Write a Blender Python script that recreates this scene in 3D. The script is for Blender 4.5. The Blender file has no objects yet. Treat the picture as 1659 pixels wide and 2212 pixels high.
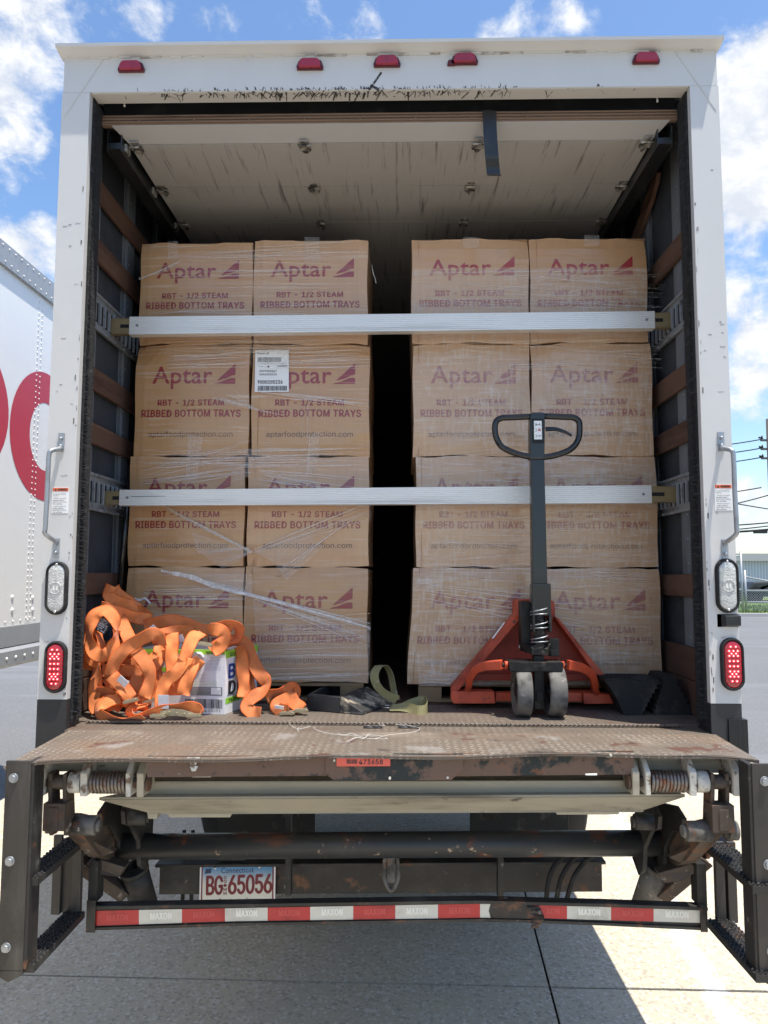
import bpy, bmesh, math, random
from mathutils import Vector, Matrix, noise
R = math.radians
sc = bpy.context.scene
COL = sc.collection
random.seed(7)

# ------------------------------------------------------------------ camera
CAM = Vector((0.037, -2.69, 1.75))
PITCH, YAW, ROLL = R(4.85), R(1.2), R(0.15)
FPX, VW, VH = 1600.0, 1659.0, 2212.0            # focal length and frame in measuring units
fw = Vector((-math.sin(YAW)*math.cos(PITCH), math.cos(YAW)*math.cos(PITCH), math.sin(PITCH)))
rt0 = fw.cross(Vector((0, 0, 1))).normalized(); up0 = rt0.cross(fw)
rt = rt0*math.cos(ROLL) + up0*math.sin(ROLL); up = up0*math.cos(ROLL) - rt0*math.sin(ROLL)
cd = bpy.data.cameras.new("camera"); cam = bpy.data.objects.new("camera", cd); COL.objects.link(cam)
cam.matrix_world = Matrix(((rt.x, up.x, -fw.x, CAM.x), (rt.y, up.y, -fw.y, CAM.y), (rt.z, up.z, -fw.z, CAM.z), (0, 0, 0, 1)))
cd.sensor_fit = 'VERTICAL'; cd.sensor_height = 24.0; cd.lens = 24.0*FPX/VH
cd.clip_start = 0.05; cd.clip_end = 3000
sc.camera = cam

def ray(px, py): return rt*((px-VW/2)/FPX) - up*((py-VH/2)/FPX) + fw
def at(px, py, Y):                                # measured picture point at a known depth
    d = ray(px, py); return CAM + d*((Y-CAM.y)/d.y)
def atz(px, py, Z):
    d = ray(px, py); return CAM + d*((Z-CAM.z)/d.z)
def atx(px, py, X):
    d = ray(px, py); return CAM + d*((X-CAM.x)/d.x)

# ------------------------------------------------------------------ light and sky
SUN = Vector((0.22, -0.155, 1.0)).normalized()    # towards the sun
SUN_EL = math.asin(SUN.z); SUN_AZ = math.atan2(SUN.x, SUN.y)
sd = bpy.data.lights.new("sun", 'SUN'); sd.energy = 3.6; sd.angle = R(0.5); sd.color = (1.0, 0.94, 0.84)
so = bpy.data.objects.new("sun", sd); COL.objects.link(so)
so.rotation_euler = SUN.to_track_quat('Z', 'Y').to_euler()
sc.view_settings.view_transform = 'Standard'
try: sc.view_settings.look = 'None'
except Exception: pass
sc.view_settings.exposure = 1.0; sc.view_settings.gamma = 1.0; sc.view_settings.use_curve_mapping = False
try:
    sc.cycles.max_bounces = 10; sc.cycles.diffuse_bounces = 6; sc.cycles.transparent_max_bounces = 24
    sc.cycles.use_denoising = True; sc.cycles.sample_clamp_indirect = 6.0
except Exception: pass

w = bpy.data.worlds.new("World"); sc.world = w; w.use_nodes = True
nt = w.node_tree; nt.nodes.clear()
def N(tree, typ, **kw):
    n = tree.nodes.new(typ)
    for k, v in kw.items():
        if k.startswith('i_'): n.inputs[k[2:].replace('_', ' ')].default_value = v
        else: setattr(n, k, v)
    return n
def math_n(tree, op, a, b=None, clamp=False):
    n = tree.nodes.new('ShaderNodeMath'); n.operation = op; n.use_clamp = clamp
    for i, x in enumerate((a, b)):
        if x is None: continue
        if isinstance(x, (int, float)): n.inputs[i].default_value = x
        else: tree.links.new(x, n.inputs[i])
    return n.outputs[0]
def mixc(tree, fac, a, b):
    n = tree.nodes.new('ShaderNodeMix'); n.data_type = 'RGBA'
    for s, x in ((n.inputs[0], fac), (n.inputs[6], a), (n.inputs[7], b)):
        if isinstance(x, (int, float)): s.default_value = x
        elif isinstance(x, (tuple, list)): s.default_value = tuple(x)[:3] + (1,)
        else: tree.links.new(x, s)
    return n.outputs[2]
def smooth(tree, x, lo, hi):
    n = tree.nodes.new('ShaderNodeMapRange'); n.interpolation_type = 'SMOOTHSTEP'
    n.inputs[1].default_value = lo; n.inputs[2].default_value = hi
    tree.links.new(x, n.inputs[0]); return n.outputs[0]

sky = N(nt, 'ShaderNodeTexSky', sky_type='NISHITA', sun_disc=False, sun_elevation=SUN_EL, sun_rotation=SUN_AZ, air_density=1.0, dust_density=0.8, ozone_density=1.6)
tc = N(nt, 'ShaderNodeTexCoord')
def cloud_noise(scale, detail, stretch, off):
    mp = N(nt, 'ShaderNodeMapping'); mp.inputs['Scale'].default_value = stretch; mp.inputs['Location'].default_value = off
    nt.links.new(tc.outputs['Generated'], mp.inputs['Vector'])
    t = N(nt, 'ShaderNodeTexNoise', i_Scale=scale, i_Detail=detail, i_Roughness=0.62, i_Distortion=0.25)
    nt.links.new(mp.outputs[0], t.inputs['Vector']); return t.outputs['Fac']
big = cloud_noise(6.0, 10.0, (1, 1, 1.25), (3.1, 0.4, 1.7))
fine = cloud_noise(17.0, 8.0, (1, 1, 1.4), (0.3, 2.4, 0.9))
lobes = None
def lobe(px, py, rad, amt):
    global lobes
    d = ray(px, py).normalized()
    vm = N(nt, 'ShaderNodeVectorMath', operation='DOT_PRODUCT'); vm.inputs[1].default_value = d
    nt.links.new(tc.outputs['Generated'], vm.inputs[0])
    g = smooth(nt, vm.outputs['Value'], math.cos(rad), 1.0)
    g = math_n(nt, 'MULTIPLY', g, amt)
    lobes = g if lobes is None else math_n(nt, 'ADD', lobes, g)
for a in [(0, 60, .10, .32), (0, 230, .09, .32), (50, 350, .06, .16), (30, 540, .08, .40), (95, 520, .05, .15), (1600, 110, .07, .34), (1625, 250, .10, .40), (1600, 400, .07, .26), (1655, 330, .09, .3), (1620, 670, .05, .30), (1650, 770, .05, .30), (1620, 870, .05, .22),
          (1650, 1100, .06, .34), (1600, 1060, .04, .2), (450, 20, .05, .30), (480, 60, .04, .26), (300, 50, .05, .14), (330, 30, .03, .16), (1180, 30, .05, .28), (1390, 5, .04, .28), (1075, 72, .03, .25), (1280, 60, .035, .2), (1900, 500, .3, .25), (-400, 700, .3, .2)]:
    lobe(*a)
dens = math_n(nt, 'ADD', math_n(nt, 'MULTIPLY', math_n(nt, 'SUBTRACT', big, .5), 1.7), math_n(nt, 'MULTIPLY', math_n(nt, 'SUBTRACT', fine, .5), 0.9))
lobes = math_n(nt, 'MULTIPLY', lobes, .92)
dens = math_n(nt, 'ADD', dens, lobes)
cm = smooth(nt, dens, 0.15, 0.56)
sky_b = N(nt, 'ShaderNodeHueSaturation', i_Saturation=1.12, i_Value=0.95); nt.links.new(sky.outputs[0], sky_b.inputs['Color'])
shade = mixc(nt, smooth(nt, fine, 0.35, 0.65), (3.1, 3.3, 3.7), (4.4, 4.45, 4.5))
colr = mixc(nt, cm, sky_b.outputs[0], shade)
bg = N(nt, 'ShaderNodeBackground'); bg.inputs['Strength'].default_value = 0.125
nt.links.new(colr, bg.inputs['Color'])
wo = N(nt, 'ShaderNodeOutputWorld'); nt.links.new(bg.outputs[0], wo.inputs['Surface'])

# ------------------------------------------------------------------ materials
MATS = {}
def new_mat(name):
    m = bpy.data.materials.new(name); m.use_nodes = True; t = m.node_tree; t.nodes.clear()
    b = t.nodes.new('ShaderNodeBsdfPrincipled'); o = t.nodes.new('ShaderNodeOutputMaterial')
    t.links.new(b.outputs[0], o.inputs['Surface']); MATS[name] = m
    return m, t, b, o
def coords(t, scale=(1, 1, 1), kind='Object', off=(0, 0, 0), rot=(0, 0, 0)):
    c = t.nodes.new('ShaderNodeTexCoord'); mp = t.nodes.new('ShaderNodeMapping')
    mp.inputs['Scale'].default_value = scale; mp.inputs['Location'].default_value = off; mp.inputs['Rotation'].default_value = rot
    t.links.new(c.outputs[kind], mp.inputs['Vector']); return mp.outputs[0]
def noise_f(t, scale, detail=5, stretch=(1, 1, 1), off=(0, 0, 0), rough=.6, rot=(0, 0, 0), dist=0.0):
    n = t.nodes.new('ShaderNodeTexNoise'); n.inputs['Scale'].default_value = scale; n.inputs['Detail'].default_value = detail
    n.inputs['Roughness'].default_value = rough; n.inputs['Distortion'].default_value = dist
    t.links.new(coords(t, stretch, off=off, rot=rot), n.inputs['Vector']); return n.outputs['Fac']
def bump(t, b, h, strength=.3, dist=.01):
    n = t.nodes.new('ShaderNodeBump'); n.inputs['Strength'].default_value = strength; n.inputs['Distance'].default_value = dist
    t.links.new(h, n.inputs['Height']); t.links.new(n.outputs[0], b.inputs['Normal'])
def setv(t, s, x):
    if isinstance(x, (int, float)): s.default_value = x
    elif isinstance(x, (tuple, list)): s.default_value = tuple(x)[:3] + (1,)
    else: t.links.new(x, s)
def M(name, col, rough=.6, metal=0., layers=(), bmp=None, spec=None, coat=0., var=.12, vscale=6., rough2=None):
    """dirty surface: base colour, mottling, then layers (colour, scale, lo, hi, stretch) of stains."""
    if name in MATS: return MATS[name]
    m, t, b, o = new_mat(name)
    c = tuple(col)
    d = tuple(x*(1-var) for x in col); l = tuple(min(1, x*(1+var)) for x in col)
    sock = mixc(t, noise_f(t, vscale, 6), d, l)
    rsock = None
    for i, L in enumerate(layers):
        lc, s, lo, hi = L[:4]; st = L[4] if len(L) > 4 else (1, 1, 1); amt = L[5] if len(L) > 5 else 1.0
        f = smooth(t, noise_f(t, s, 7, st, off=(i*3.7+1.1, i*1.3, i*2.2), rough=.65), lo, hi)
        if amt != 1: f = math_n(t, 'MULTIPLY', f, amt)
        sock = mixc(t, f, sock, lc)
        if rsock is None: rsock = f
    setv(t, b.inputs['Base Color'], sock)
    b.inputs['Metallic'].default_value = metal
    if rsock is not None:
        mr = t.nodes.new('ShaderNodeMapRange'); mr.inputs[3].default_value = rough; mr.inputs[4].default_value = min(1, rough+.3 if rough2 is None else rough2)
        t.links.new(rsock, mr.inputs[0]); t.links.new(mr.outputs[0], b.inputs['Roughness'])
    else: b.inputs['Roughness'].default_value = rough
    if spec is not None: b.inputs['Specular IOR Level'].default_value = spec
    b.inputs['Coat Weight'].default_value = coat
    if bmp: bump(t, b, noise_f(t, bmp[0], 6), bmp[1], bmp[2] if len(bmp) > 2 else .004)
    return m

RUST = (.16, .065, .03); DARK = (.018, .017, .016)
M('white_paint', (.575, .565, .545), .38, layers=[((.42, .39, .34), 2.2, .58, .85, (1, 1, .25), .45), ((.10, .09, .085), 26, .72, .78, (1, 1, .6), .8)], bmp=(90, .03), var=.05)
M('white_jamb', (.53, .515, .485), .45, layers=[((.30, .26, .2), 9, .55, .8, (1, 1, .2), .55), ((.05, .045, .04), 30, .66, .72, (1, 1, .35))], var=.06)
M('scuff_black', (.04, .038, .036), .85, layers=[((.24, .23, .22), 70, .52, .6)])
M('scuff_grey', (.07, .068, .066), .85, layers=[((.3, .29, .28), 60, .5, .6)])
M('seam_dirt', (.30, .275, .25), .85, layers=[((.55, .54, .52), 20, .45, .6)])
M('chip', (.16, .13, .11), .8, layers=[((.04, .035, .03), 20, .5, .6)])
M('black_paint', (.025, .025, .026), .5, layers=[((.12, .10, .085), 8, .56, .8, (1, 1, .5), .6), ((.3, .29, .28), 40, .72, .78)], bmp=(60, .1))
M('brush_black', (.012, .012, .013), .95, layers=[((.06, .06, .065), 60, .5, .7, (.3, .3, 3))], bmp=(220, .8))
M('red_plastic', (.32, .012, .03), .25, coat=.4, layers=[((.12, .01, .02), 14, .5, .8)])
M('dark_red_plastic', (.09, .006, .012), .35)
M('chrome', (.62, .62, .62), .22, 1.0, var=.05)
M('cream_dirty_shaded', (.29, .265, .205), .55, .1, layers=[((.10, .085, .065), 3, .45, .7, (.3, 1, 3)), ((.05, .045, .04), 22, .62, .72, (.4, 1, 1)), ((.45, .43, .36), 20, .66, .74, (.3, 1, 1))], bmp=(60, .06))  # stained cream, base also darkened as shade on a face tilting away
M('galvanised', (.36, .38, .40), .45, .75, layers=[((.18, .18, .18), 7, .5, .8)], bmp=(80, .06))
M('track_steel', (.34, .36, .38), .5, .55, layers=[((.12, .12, .125), 12, .5, .75)], bmp=(60, .1))
M('liner_grey', (.15, .165, .185), .6, layers=[((.06, .065, .07), 3, .5, .8, (1, 1, .3)), ((.3, .3, .3), 30, .7, .78)], bmp=(30, .05))
M('liner_dark', (.045, .05, .06), .75, layers=[((.02, .022, .026), 3, .45, .75)])
M('slat_wood', (.12, .062, .040), .7, layers=[((.055, .024, .016), 10, .45, .7, (1, .12, 1)), ((.22, .12, .07), 22, .6, .75, (1, .1, 1))], bmp=(60, .2))
M('kick_wood', (.085, .042, .028), .75, layers=[((.05, .022, .015), 8, .45, .7, (1, .1, 1)), ((.26, .16, .10), 22, .64, .76, (1, .1, 1))], bmp=(60, .2))
M('worn_wood_end', (.42, .30, .2), .85, layers=[((.2, .1, .06), 20, .45, .7)], bmp=(80, .3))
M('old_trim_wood', (.19, .125, .085), .75, layers=[((.07, .045, .035), 6, .45, .65, (.12, 1, 3)), ((.34, .27, .2), 30, .6, .75, (.08, 1, 3))], bmp=(50, .2))
M('door_panel', (.38, .37, .35), .55, layers=[((.07, .066, .06), 46, .54, .70, (1, .05, 1), .75), ((.30, .27, .24), 3.0, .45, .8, (1, .6, 1), .6), ((.06, .055, .05), 70, .70, .76, (1, .2, 1))], bmp=(50, .04), var=.06)
M('door_panel_clean', (.37, .355, .34), .5, layers=[((.3, .27, .25), 26, .62, .8, (1, .1, 1), .4), ((.8, .78, .75), 9, .74, .77)], bmp=(50, .04), var=.05)
M('hinge_metal', (.42, .40, .36), .5, .5, layers=[((.05, .045, .04), 30, .42, .6)], bmp=(60, .2))
M('black_vinyl', (.016, .017, .018), .30, layers=[((.05, .05, .05), 10, .5, .8)], bmp=(40, .1))
M('rubber', (.022, .022, .022), .75, layers=[((.10, .09, .08), 9, .52, .75)], bmp=(70, .2), spec=.25)
M('rubber_dusty', (.020, .020, .021), .7, layers=[((.40, .335, .25), 9, .46, .60, (1, 1, 1)), ((.04, .038, .036), 40, .5, .7)], bmp=(70, .15))
M('tray_plastic', (.026, .026, .027), .5, layers=[((.15, .135, .115), 9, .52, .75)], bmp=(70, .08))
M('poly_wheel', (.14, .132, .12), .7, layers=[((.05, .048, .045), 14, .42, .66), ((.26, .245, .22), 24, .60, .70)], bmp=(70, .2))
M('steel_black', (.024, .023, .022), .52, .15, layers=[((.085, .078, .068), 3.5, .46, .72), ((.15, .070, .038), 9, .57, .70), ((.17, .165, .155), 26, .63, .72), ((.012, .012, .012), 5, .56, .75)], bmp=(40, .3, .005))
M('steel_brown', (.085, .064, .050), .6, .2, layers=[((.20, .095, .055), 10, .50, .68), ((.40, .36, .31), 18, .60, .70), ((.03, .028, .027), 5, .5, .75)], bmp=(40, .3))
M('steel_tube', (.036, .038, .040), .42, .25, layers=[((.17, .060, .030), 6, .535, .62), ((.36, .26, .19), 24, .64, .68), ((.06, .057, .052), 4, .45, .8)], bmp=(40, .2))
M('steel_grey', (.17, .16, .145), .6, .2, layers=[((.05, .045, .04), 7, .45, .66), ((.17, .085, .05), 14, .58, .70), ((.42, .40, .36), 30, .64, .70)], bmp=(40, .2))
M('post_brown', (.052, .047, .042), .5, .3, layers=[((.16, .145, .13), 5, .5, .8, (1, 1, .15)), ((.20, .11, .07), 20, .66, .76), ((.03, .028, .026), 3, .5, .75)], bmp=(40, .15))
M('primer_white', (.55, .53, .47), .7, layers=[((.17, .12, .085), 24, .50, .62), ((.3, .28, .25), 9, .5, .75)], bmp=(60, .5, .006))
M('spring_steel', (.20, .175, .155), .38, .7, layers=[((.20, .075, .035), 40, .50, .66), ((.05, .045, .04), 16, .55, .75)], bmp=(60, .2))
M('cream_channel', (.38, .35, .275), .5, .1, layers=[((.20, .17, .13), 4, .5, .8, (.25, 1, 2)), ((.07, .06, .05), 40, .68, .74), ((.62, .60, .52), 20, .66, .74, (.3, 1, 1))], bmp=(60, .06))
M('skirt_rust', (.145, .090, .065), .7, .15, layers=[((.040, .046, .044), 5, .50, .56), ((.19, .095, .055), 16, .55, .72), ((.25, .21, .16), 30, .68, .74)], bmp=(28, .5, .006))
M('collar_rust', (.20, .085, .04), .7, .2, layers=[((.10, .06, .045), 12, .45, .7)], bmp=(50, .3))
M('black_grating', (.02, .02, .022), .6, .2, layers=[((.12, .12, .125), 40, .6, .7)], bmp=(150, .9, .01))
M('alu_bar', (.78, .765, .735), .42, .35, layers=[((.40, .41, .42), 5, .52, .8, (.15, 1, 4), .6), ((.25, .25, .25), 50, .72, .77, (.3, 1, 1))], bmp=(40, .02), var=.05)
M('zinc_yellow', (.36, .28, .15), .42, .6, layers=[((.17, .13, .08), 9, .5, .75)], bmp=(40, .08))
M('orange_paint', (.58, .080, .030), .45, layers=[((.22, .032, .018), 4, .46, .74), ((.10, .055, .04), 26, .62, .66), ((.75, .22, .14), 20, .68, .75)], bmp=(40, .08))
M('orange_paint_shaded', (.34, .040, .018), .5, layers=[((.16, .025, .015), 5, .45, .8)], bmp=(40, .08))  # jack orange with the shadow inside the frame put into the colour
M('jack_black', (.012, .012, .012), .42, layers=[((.075, .062, .048), 12, .54, .70), ((.03, .028, .026), 30, .5, .7)], bmp=(60, .2), spec=.28)
M('gloss_black', (.009, .0095, .010), .22, layers=[((.035, .033, .032), 14, .58, .75)], spec=.6)
M('tag_white', (.78, .78, .80), .5, layers=[((.5, .48, .46), 20, .6, .75)], bmp=(40, .2))
M('paper_white', (.80, .80, .79), .45, var=.03)
M('ink_black', (.03, .03, .032), .6, var=.02)
M('ink_grey', (.22, .22, .23), .6, var=.02)
M('ink_blue', (.02, .06, .30), .5, var=.02)
M('ink_navy', (.015, .035, .10), .5, var=.02)
M('ink_red', (.45, .03, .03), .5, var=.02)
M('warn_orange', (.72, .16, .07), .5, var=.04)
M('lime_green', (.30, .62, .05), .45, layers=[((.7, .75, .6), 30, .68, .74)])
M('sticker_red', (.72, .12, .08), .5, layers=[((.5, .1, .08), 14, .55, .8)], var=.05)
M('tape_red', (.42, .018, .022), .35, layers=[((.20, .02, .02), 9, .5, .8), ((.10, .07, .06), 40, .68, .74)], coat=.2)
M('tape_white', (.56, .55, .49), .4, layers=[((.38, .36, .31), 9, .5, .8), ((.14, .12, .1), 44, .66, .73)], coat=.2)
M('tape_red_light', (.50, .06, .055), .4)
M('tape_white_light', (.75, .74, .68), .4)
M('plate_maroon', (.17, .012, .025), .5, var=.03)
M('dark_cavity', (.01, .01, .011), .9)
M('white_string', (.62, .61, .58), .8)
M('khaki_web', (.25, .225, .105), .75, layers=[((.22, .20, .10), 8, .5, .75), ((.62, .60, .46), 26, .6, .74)], bmp=(160, .3))
M('brass', (.50, .44, .30), .35, .8, layers=[((.14, .12, .08), 14, .5, .75)])
M('trailer_white', (.80, .795, .78), .33, layers=[((.70, .69, .67), 1.2, .5, .8, (1, 1, .3), .6)], var=.03)
M('trailer_grey', (.36, .37, .385), .45, .3, layers=[((.26, .27, .28), 3, .5, .8)])
M('trailer_red', (.50, .022, .045), .35, var=.04)
M('wood_pallet', (.25, .16, .085), .8, layers=[((.10, .065, .04), 10, .5, .72, (.3, .3, 1))], bmp=(60, .3))
M('warehouse_wall', (.55, .58, .57), .6, layers=[((.42, .45, .45), 2, .5, .8)])
M('warehouse_roof', (.42, .42, .40), .6)
M('fence_galv', (.42, .43, .44), .5, .5)
M('pole_wood', (.10, .085, .075), .9)
M('wire_dark', (.02, .02, .022), .7)
M('kerb_stone', (.40, .39, .37), .85, bmp=(30, .3))
M('glass_dark', (.02, .022, .026), .08)
M('distant_truck', (.03, .035, .04), .5)
M('tyre', (.018, .018, .018), .85, bmp=(30, .3))

def lens_mat(name, col, rough, dark=None):
    m, t, b, o = new_mat(name)
    setv(t, b.inputs['Base Color'], mixc(t, smooth(t, noise_f(t, 60, 3, (1, 1, 1)), .4, .6), col, tuple(x*.8 for x in col)))
    b.inputs['Roughness'].default_value = rough; b.inputs['Coat Weight'].default_value = .8; b.inputs['Coat Roughness'].default_value = .08
    v = t.nodes.new('ShaderNodeTexVoronoi'); v.inputs['Scale'].default_value = 140; t.links.new(coords(t), v.inputs['Vector'])
    bump(t, b, v.outputs['Distance'], .5, .003); return m
lens_mat('lens_clear', (.56, .56, .53), .16); lens_mat('lens_red', (.42, .008, .02), .2)
m, t, b, o = new_mat('led_red'); b.inputs['Base Color'].default_value = (.9, .05, .05, 1)
b.inputs['Emission Color'].default_value = (1.0, .04, .07, 1); b.inputs['Emission Strength'].default_value = 1.1
m, t, b, o = new_mat('led_core'); b.inputs['Emission Color'].default_value = (1.0, .45, .42, 1); b.inputs['Emission Strength'].default_value = 1.6

# webbing with a woven look
m, t, b, o = new_mat('orange_web')
n1 = noise_f(t, 9, 5); n2 = noise_f(t, 34, 4)
c0 = mixc(t, n1, (.72, .155, .014), (.86, .235, .028))
c0 = mixc(t, math_n(t, 'MULTIPLY', smooth(t, n2, .40, .80), .45), c0, (.40, .085, .02))
c0 = mixc(t, math_n(t, 'MULTIPLY', smooth(t, noise_f(t, 14, 5, off=(4, 4, 4)), .58, .78), .5), c0, (.30, .10, .05))
oi = t.nodes.new('ShaderNodeObjectInfo'); hs = t.nodes.new('ShaderNodeHueSaturation'); t.links.new(c0, hs.inputs['Color'])
t.links.new(math_n(t, 'ADD', math_n(t, 'MULTIPLY', oi.outputs['Random'], .38), .68), hs.inputs['Value']); hs.inputs['Saturation'].default_value = .96; c0 = hs.outputs[0]
setv(t, b.inputs['Base Color'], c0); b.inputs['Roughness'].default_value = .72; b.inputs['Sheen Weight'].default_value = .25
M('orange_edge', (.58, .110, .013), .65, layers=[((.25, .06, .02), 20, .5, .7)])
wv = t.nodes.new('ShaderNodeTexWave'); wv.inputs['Scale'].default_value = 90; wv.bands_direction = 'DIAGONAL'; t.links.new(coords(t), wv.inputs['Vector'])
bump(t, b, wv.outputs['Fac'], .35, .0015)

# cardboard + stretch film lying on it
def film(t, sock, dense, z0=None):
    """whitish film streaks mixed over a colour; returns (colour, streak factor)"""
    g = t.nodes.new('ShaderNodeNewGeometry')
    def nz(st, sc_, det, off, lo, hi):
        mp = t.nodes.new('ShaderNodeMapping'); mp.inputs['Scale'].default_value = st; mp.inputs['Location'].default_value = off
        t.links.new(g.outputs['Position'], mp.inputs['Vector'])
        n = t.nodes.new('ShaderNodeTexNoise'); n.inputs['Scale'].default_value = sc_; n.inputs['Detail'].default_value = det; n.inputs['Roughness'].default_value = .62
        n.inputs['Distortion'].default_value = .15
        t.links.new(mp.outputs[0], n.inputs['Vector']); return smooth(t, n.outputs['Fac'], lo, hi)
    rot = nz((1.3, 1, 38), 2.0, 7, (0, 0, 3), .52, .66)
    band = nz((.7, 1, 5), 1.6, 3, (5, 0, 1), .40, .62)
    f = math_n(t, 'MULTIPLY', rot, band)
    if dense:
        fine = nz((14, 1, 2.6), 5.0, 6, (2, 0, 8), .50, .62)
        fine2 = nz((2.4, 1, 22), 4.0, 6, (7, 0, 2), .50, .64); big_ = nz((1, 1, 1.6), 2.2, 4, (1, 0, 5), .34, .66)
        f = math_n(t, 'ADD', math_n(t, 'MULTIPLY', f, .45), math_n(t, 'MULTIPLY', math_n(t, 'ADD', math_n(t, 'MULTIPLY', fine, .42), math_n(t, 'MULTIPLY', fine2, .50)), math_n(t, 'ADD', math_n(t, 'MULTIPLY', big_, .7), .3)), clamp=True)
        veil = .27
    else:
        f = math_n(t, 'MULTIPLY', f, .62); veil = .03
    f = math_n(t, 'ADD', f, veil, clamp=True)
    if z0 is not None:
        sp = t.nodes.new('ShaderNodeSeparateXYZ'); t.links.new(g.outputs['Position'], sp.inputs[0])
        f = math_n(t, 'MULTIPLY', f, smooth(t, math_n(t, 'MULTIPLY', sp.outputs['Z'], -1), -z0-.012, -z0+.004))
    return mixc(t, f, sock, (.60, .485, .385)), f, rot
def board_mat(name, base, dense=False, z0=None, filmed=True, rough=.8):
    m, t, b, o = new_mat(name)
    s = mixc(t, noise_f(t, 5, 5), tuple(x*.90 for x in base), tuple(x*1.08 for x in base))
    s = mixc(t, math_n(t, 'MULTIPLY', smooth(t, noise_f(t, 60, 4, (1, 1, .06)), .45, .7), .16), s, tuple(x*.72 for x in base))
    s = mixc(t, math_n(t, 'MULTIPLY', smooth(t, noise_f(t, 3, 4, off=(3, 1, 9)), .56, .75), .3), s, tuple(x*.7 for x in base))
    oi = t.nodes.new('ShaderNodeObjectInfo'); hs = t.nodes.new('ShaderNodeHueSaturation'); t.links.new(s, hs.inputs['Color'])
    t.links.new(math_n(t, 'ADD', math_n(t, 'MULTIPLY', oi.outputs['Random'], .22), .89), hs.inputs['Value']); t.links.new(math_n(t, 'ADD', math_n(t, 'MULTIPLY', oi.outputs['Random'], -.16), 1.08), hs.inputs['Saturation']); s = hs.outputs[0]
    if filmed:
        s, f, rot = film(t, s, dense, z0)
        b.inputs['Coat Weight'].default_value = .85; b.inputs['Coat Roughness'].default_value = .17; b.inputs['Coat IOR'].default_value = 1.65
        n = t.nodes.new('ShaderNodeBump'); n.inputs['Strength'].default_value = .35; n.inputs['Distance'].default_value = .004
        t.links.new(rot, n.inputs['Height']); t.links.new(n.outputs[0], b.inputs['Coat Normal'])
        b.inputs['Roughness'].default_value = .6
    else: b.inputs['Roughness'].default_value = rough
    setv(t, b.inputs['Base Color'], s)
    return m
CARD = (.51, .285, .130)
board_mat('card_wrapped', CARD); board_mat('card_dense', CARD, True); board_mat('card_dense_top', CARD, True, z0=3.13)
board_mat('card_edge', (.34, .20, .10), filmed=False)
INK = (.27, .020, .022)
board_mat('ink_wrapped', INK); board_mat('ink_dense', INK, True); board_mat('ink_dense_top', (.33, .016, .018), True, z0=3.13)
BROWNINK = (.085, .035, .028)
board_mat('ink2_wrapped', BROWNINK); board_mat('ink2_dense', BROWNINK, True)
def film_mat(name, alpha, rough=.25, col=(.85, .83, .82), streak=None):
    m, t, b, o = new_mat(name)
    b.inputs['Base Color'].default_value = col + (1,); b.inputs['Roughness'].default_value = rough
    b.inputs['Specular IOR Level'].default_value = .7
    tr = t.nodes.new('ShaderNodeBsdfTransparent'); mx = t.nodes.new('ShaderNodeMixShader')
    n = noise_f(t, 30, 4, streak or (1, 1, 1)); mr = t.nodes.new('ShaderNodeMapRange')
    mr.inputs[1].default_value = .35; mr.inputs[2].default_value = .7; mr.inputs[3].default_value = alpha*.35; mr.inputs[4].default_value = min(1, alpha*1.5)
    t.links.new(n, mr.inputs[0]); t.links.new(mr.outputs[0], mx.inputs[0])
    t.links.new(tr.outputs[0], mx.inputs[1]); t.links.new(b.outputs[0], mx.inputs[2]); t.links.new(mx.outputs[0], o.inputs['Surface']); return m
film_mat('film_strand', .26, col=(.85, .80, .74), streak=(2, 1, 8)); film_mat('film_sheet', .085, col=(.85, .80, .75), streak=(1, 1, 12)); film_mat('film_rope', .55, col=(.85, .80, .76))

# tread plate (raised lozenges alternating at right angles)
def tread_mat(name, c_hi, c_lo, cell, layers, rough=.6):
    m, t, b, o = new_mat(name)
    v = coords(t, (1/cell, 1/cell, 0)); sp = t.nodes.new('ShaderNodeSeparateXYZ'); t.links.new(v, sp.inputs[0])
    X, Y = sp.outputs[0], sp.outputs[1]
    fx = math_n(t, 'FLOOR', X); fy = math_n(t, 'FLOOR', Y)
    qx = math_n(t, 'SUBTRACT', math_n(t, 'SUBTRACT', X, fx), .5); qy = math_n(t, 'SUBTRACT', math_n(t, 'SUBTRACT', Y, fy), .5)
    par = math_n(t, 'SUBTRACT', math_n(t, 'MULTIPLY', math_n(t, 'FLOORED_MODULO', math_n(t, 'ADD', fx, fy), 2.0), 2.0), 1.0)
    qy2 = math_n(t, 'MULTIPLY', qy, par)
    u = math_n(t, 'MULTIPLY', math_n(t, 'ADD', qx, qy2), .7071); vv = math_n(t, 'MULTIPLY', math_n(t, 'SUBTRACT', qx, qy2), .7071)
    d = math_n(t, 'ADD', math_n(t, 'POWER', math_n(t, 'ABSOLUTE', math_n(t, 'DIVIDE', u, .43)), 2.0), math_n(t, 'POWER', math_n(t, 'ABSOLUTE', math_n(t, 'DIVIDE', vv, .15)), 2.0))
    h = smooth(t, math_n(t, 'MULTIPLY', d, -1), -1.5, -.5)
    wear = math_n(t, 'MULTIPLY', h, smooth(t, noise_f(t, 7, 5), .3, .7))
    s = mixc(t, wear, c_lo, c_hi)
    for i, (lc, sc_, lo, hi, amt) in enumerate(layers):
        s = mixc(t, math_n(t, 'MULTIPLY', smooth(t, noise_f(t, sc_, 6, off=(i*5.1, i*2.7, 0)), lo, hi), amt), s, lc)
    setv(t, b.inputs['Base Color'], s); b.inputs['Roughness'].default_value = rough; b.inputs['Metallic'].default_value = .25
    bump(t, b, h, .9, .004); return m
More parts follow.
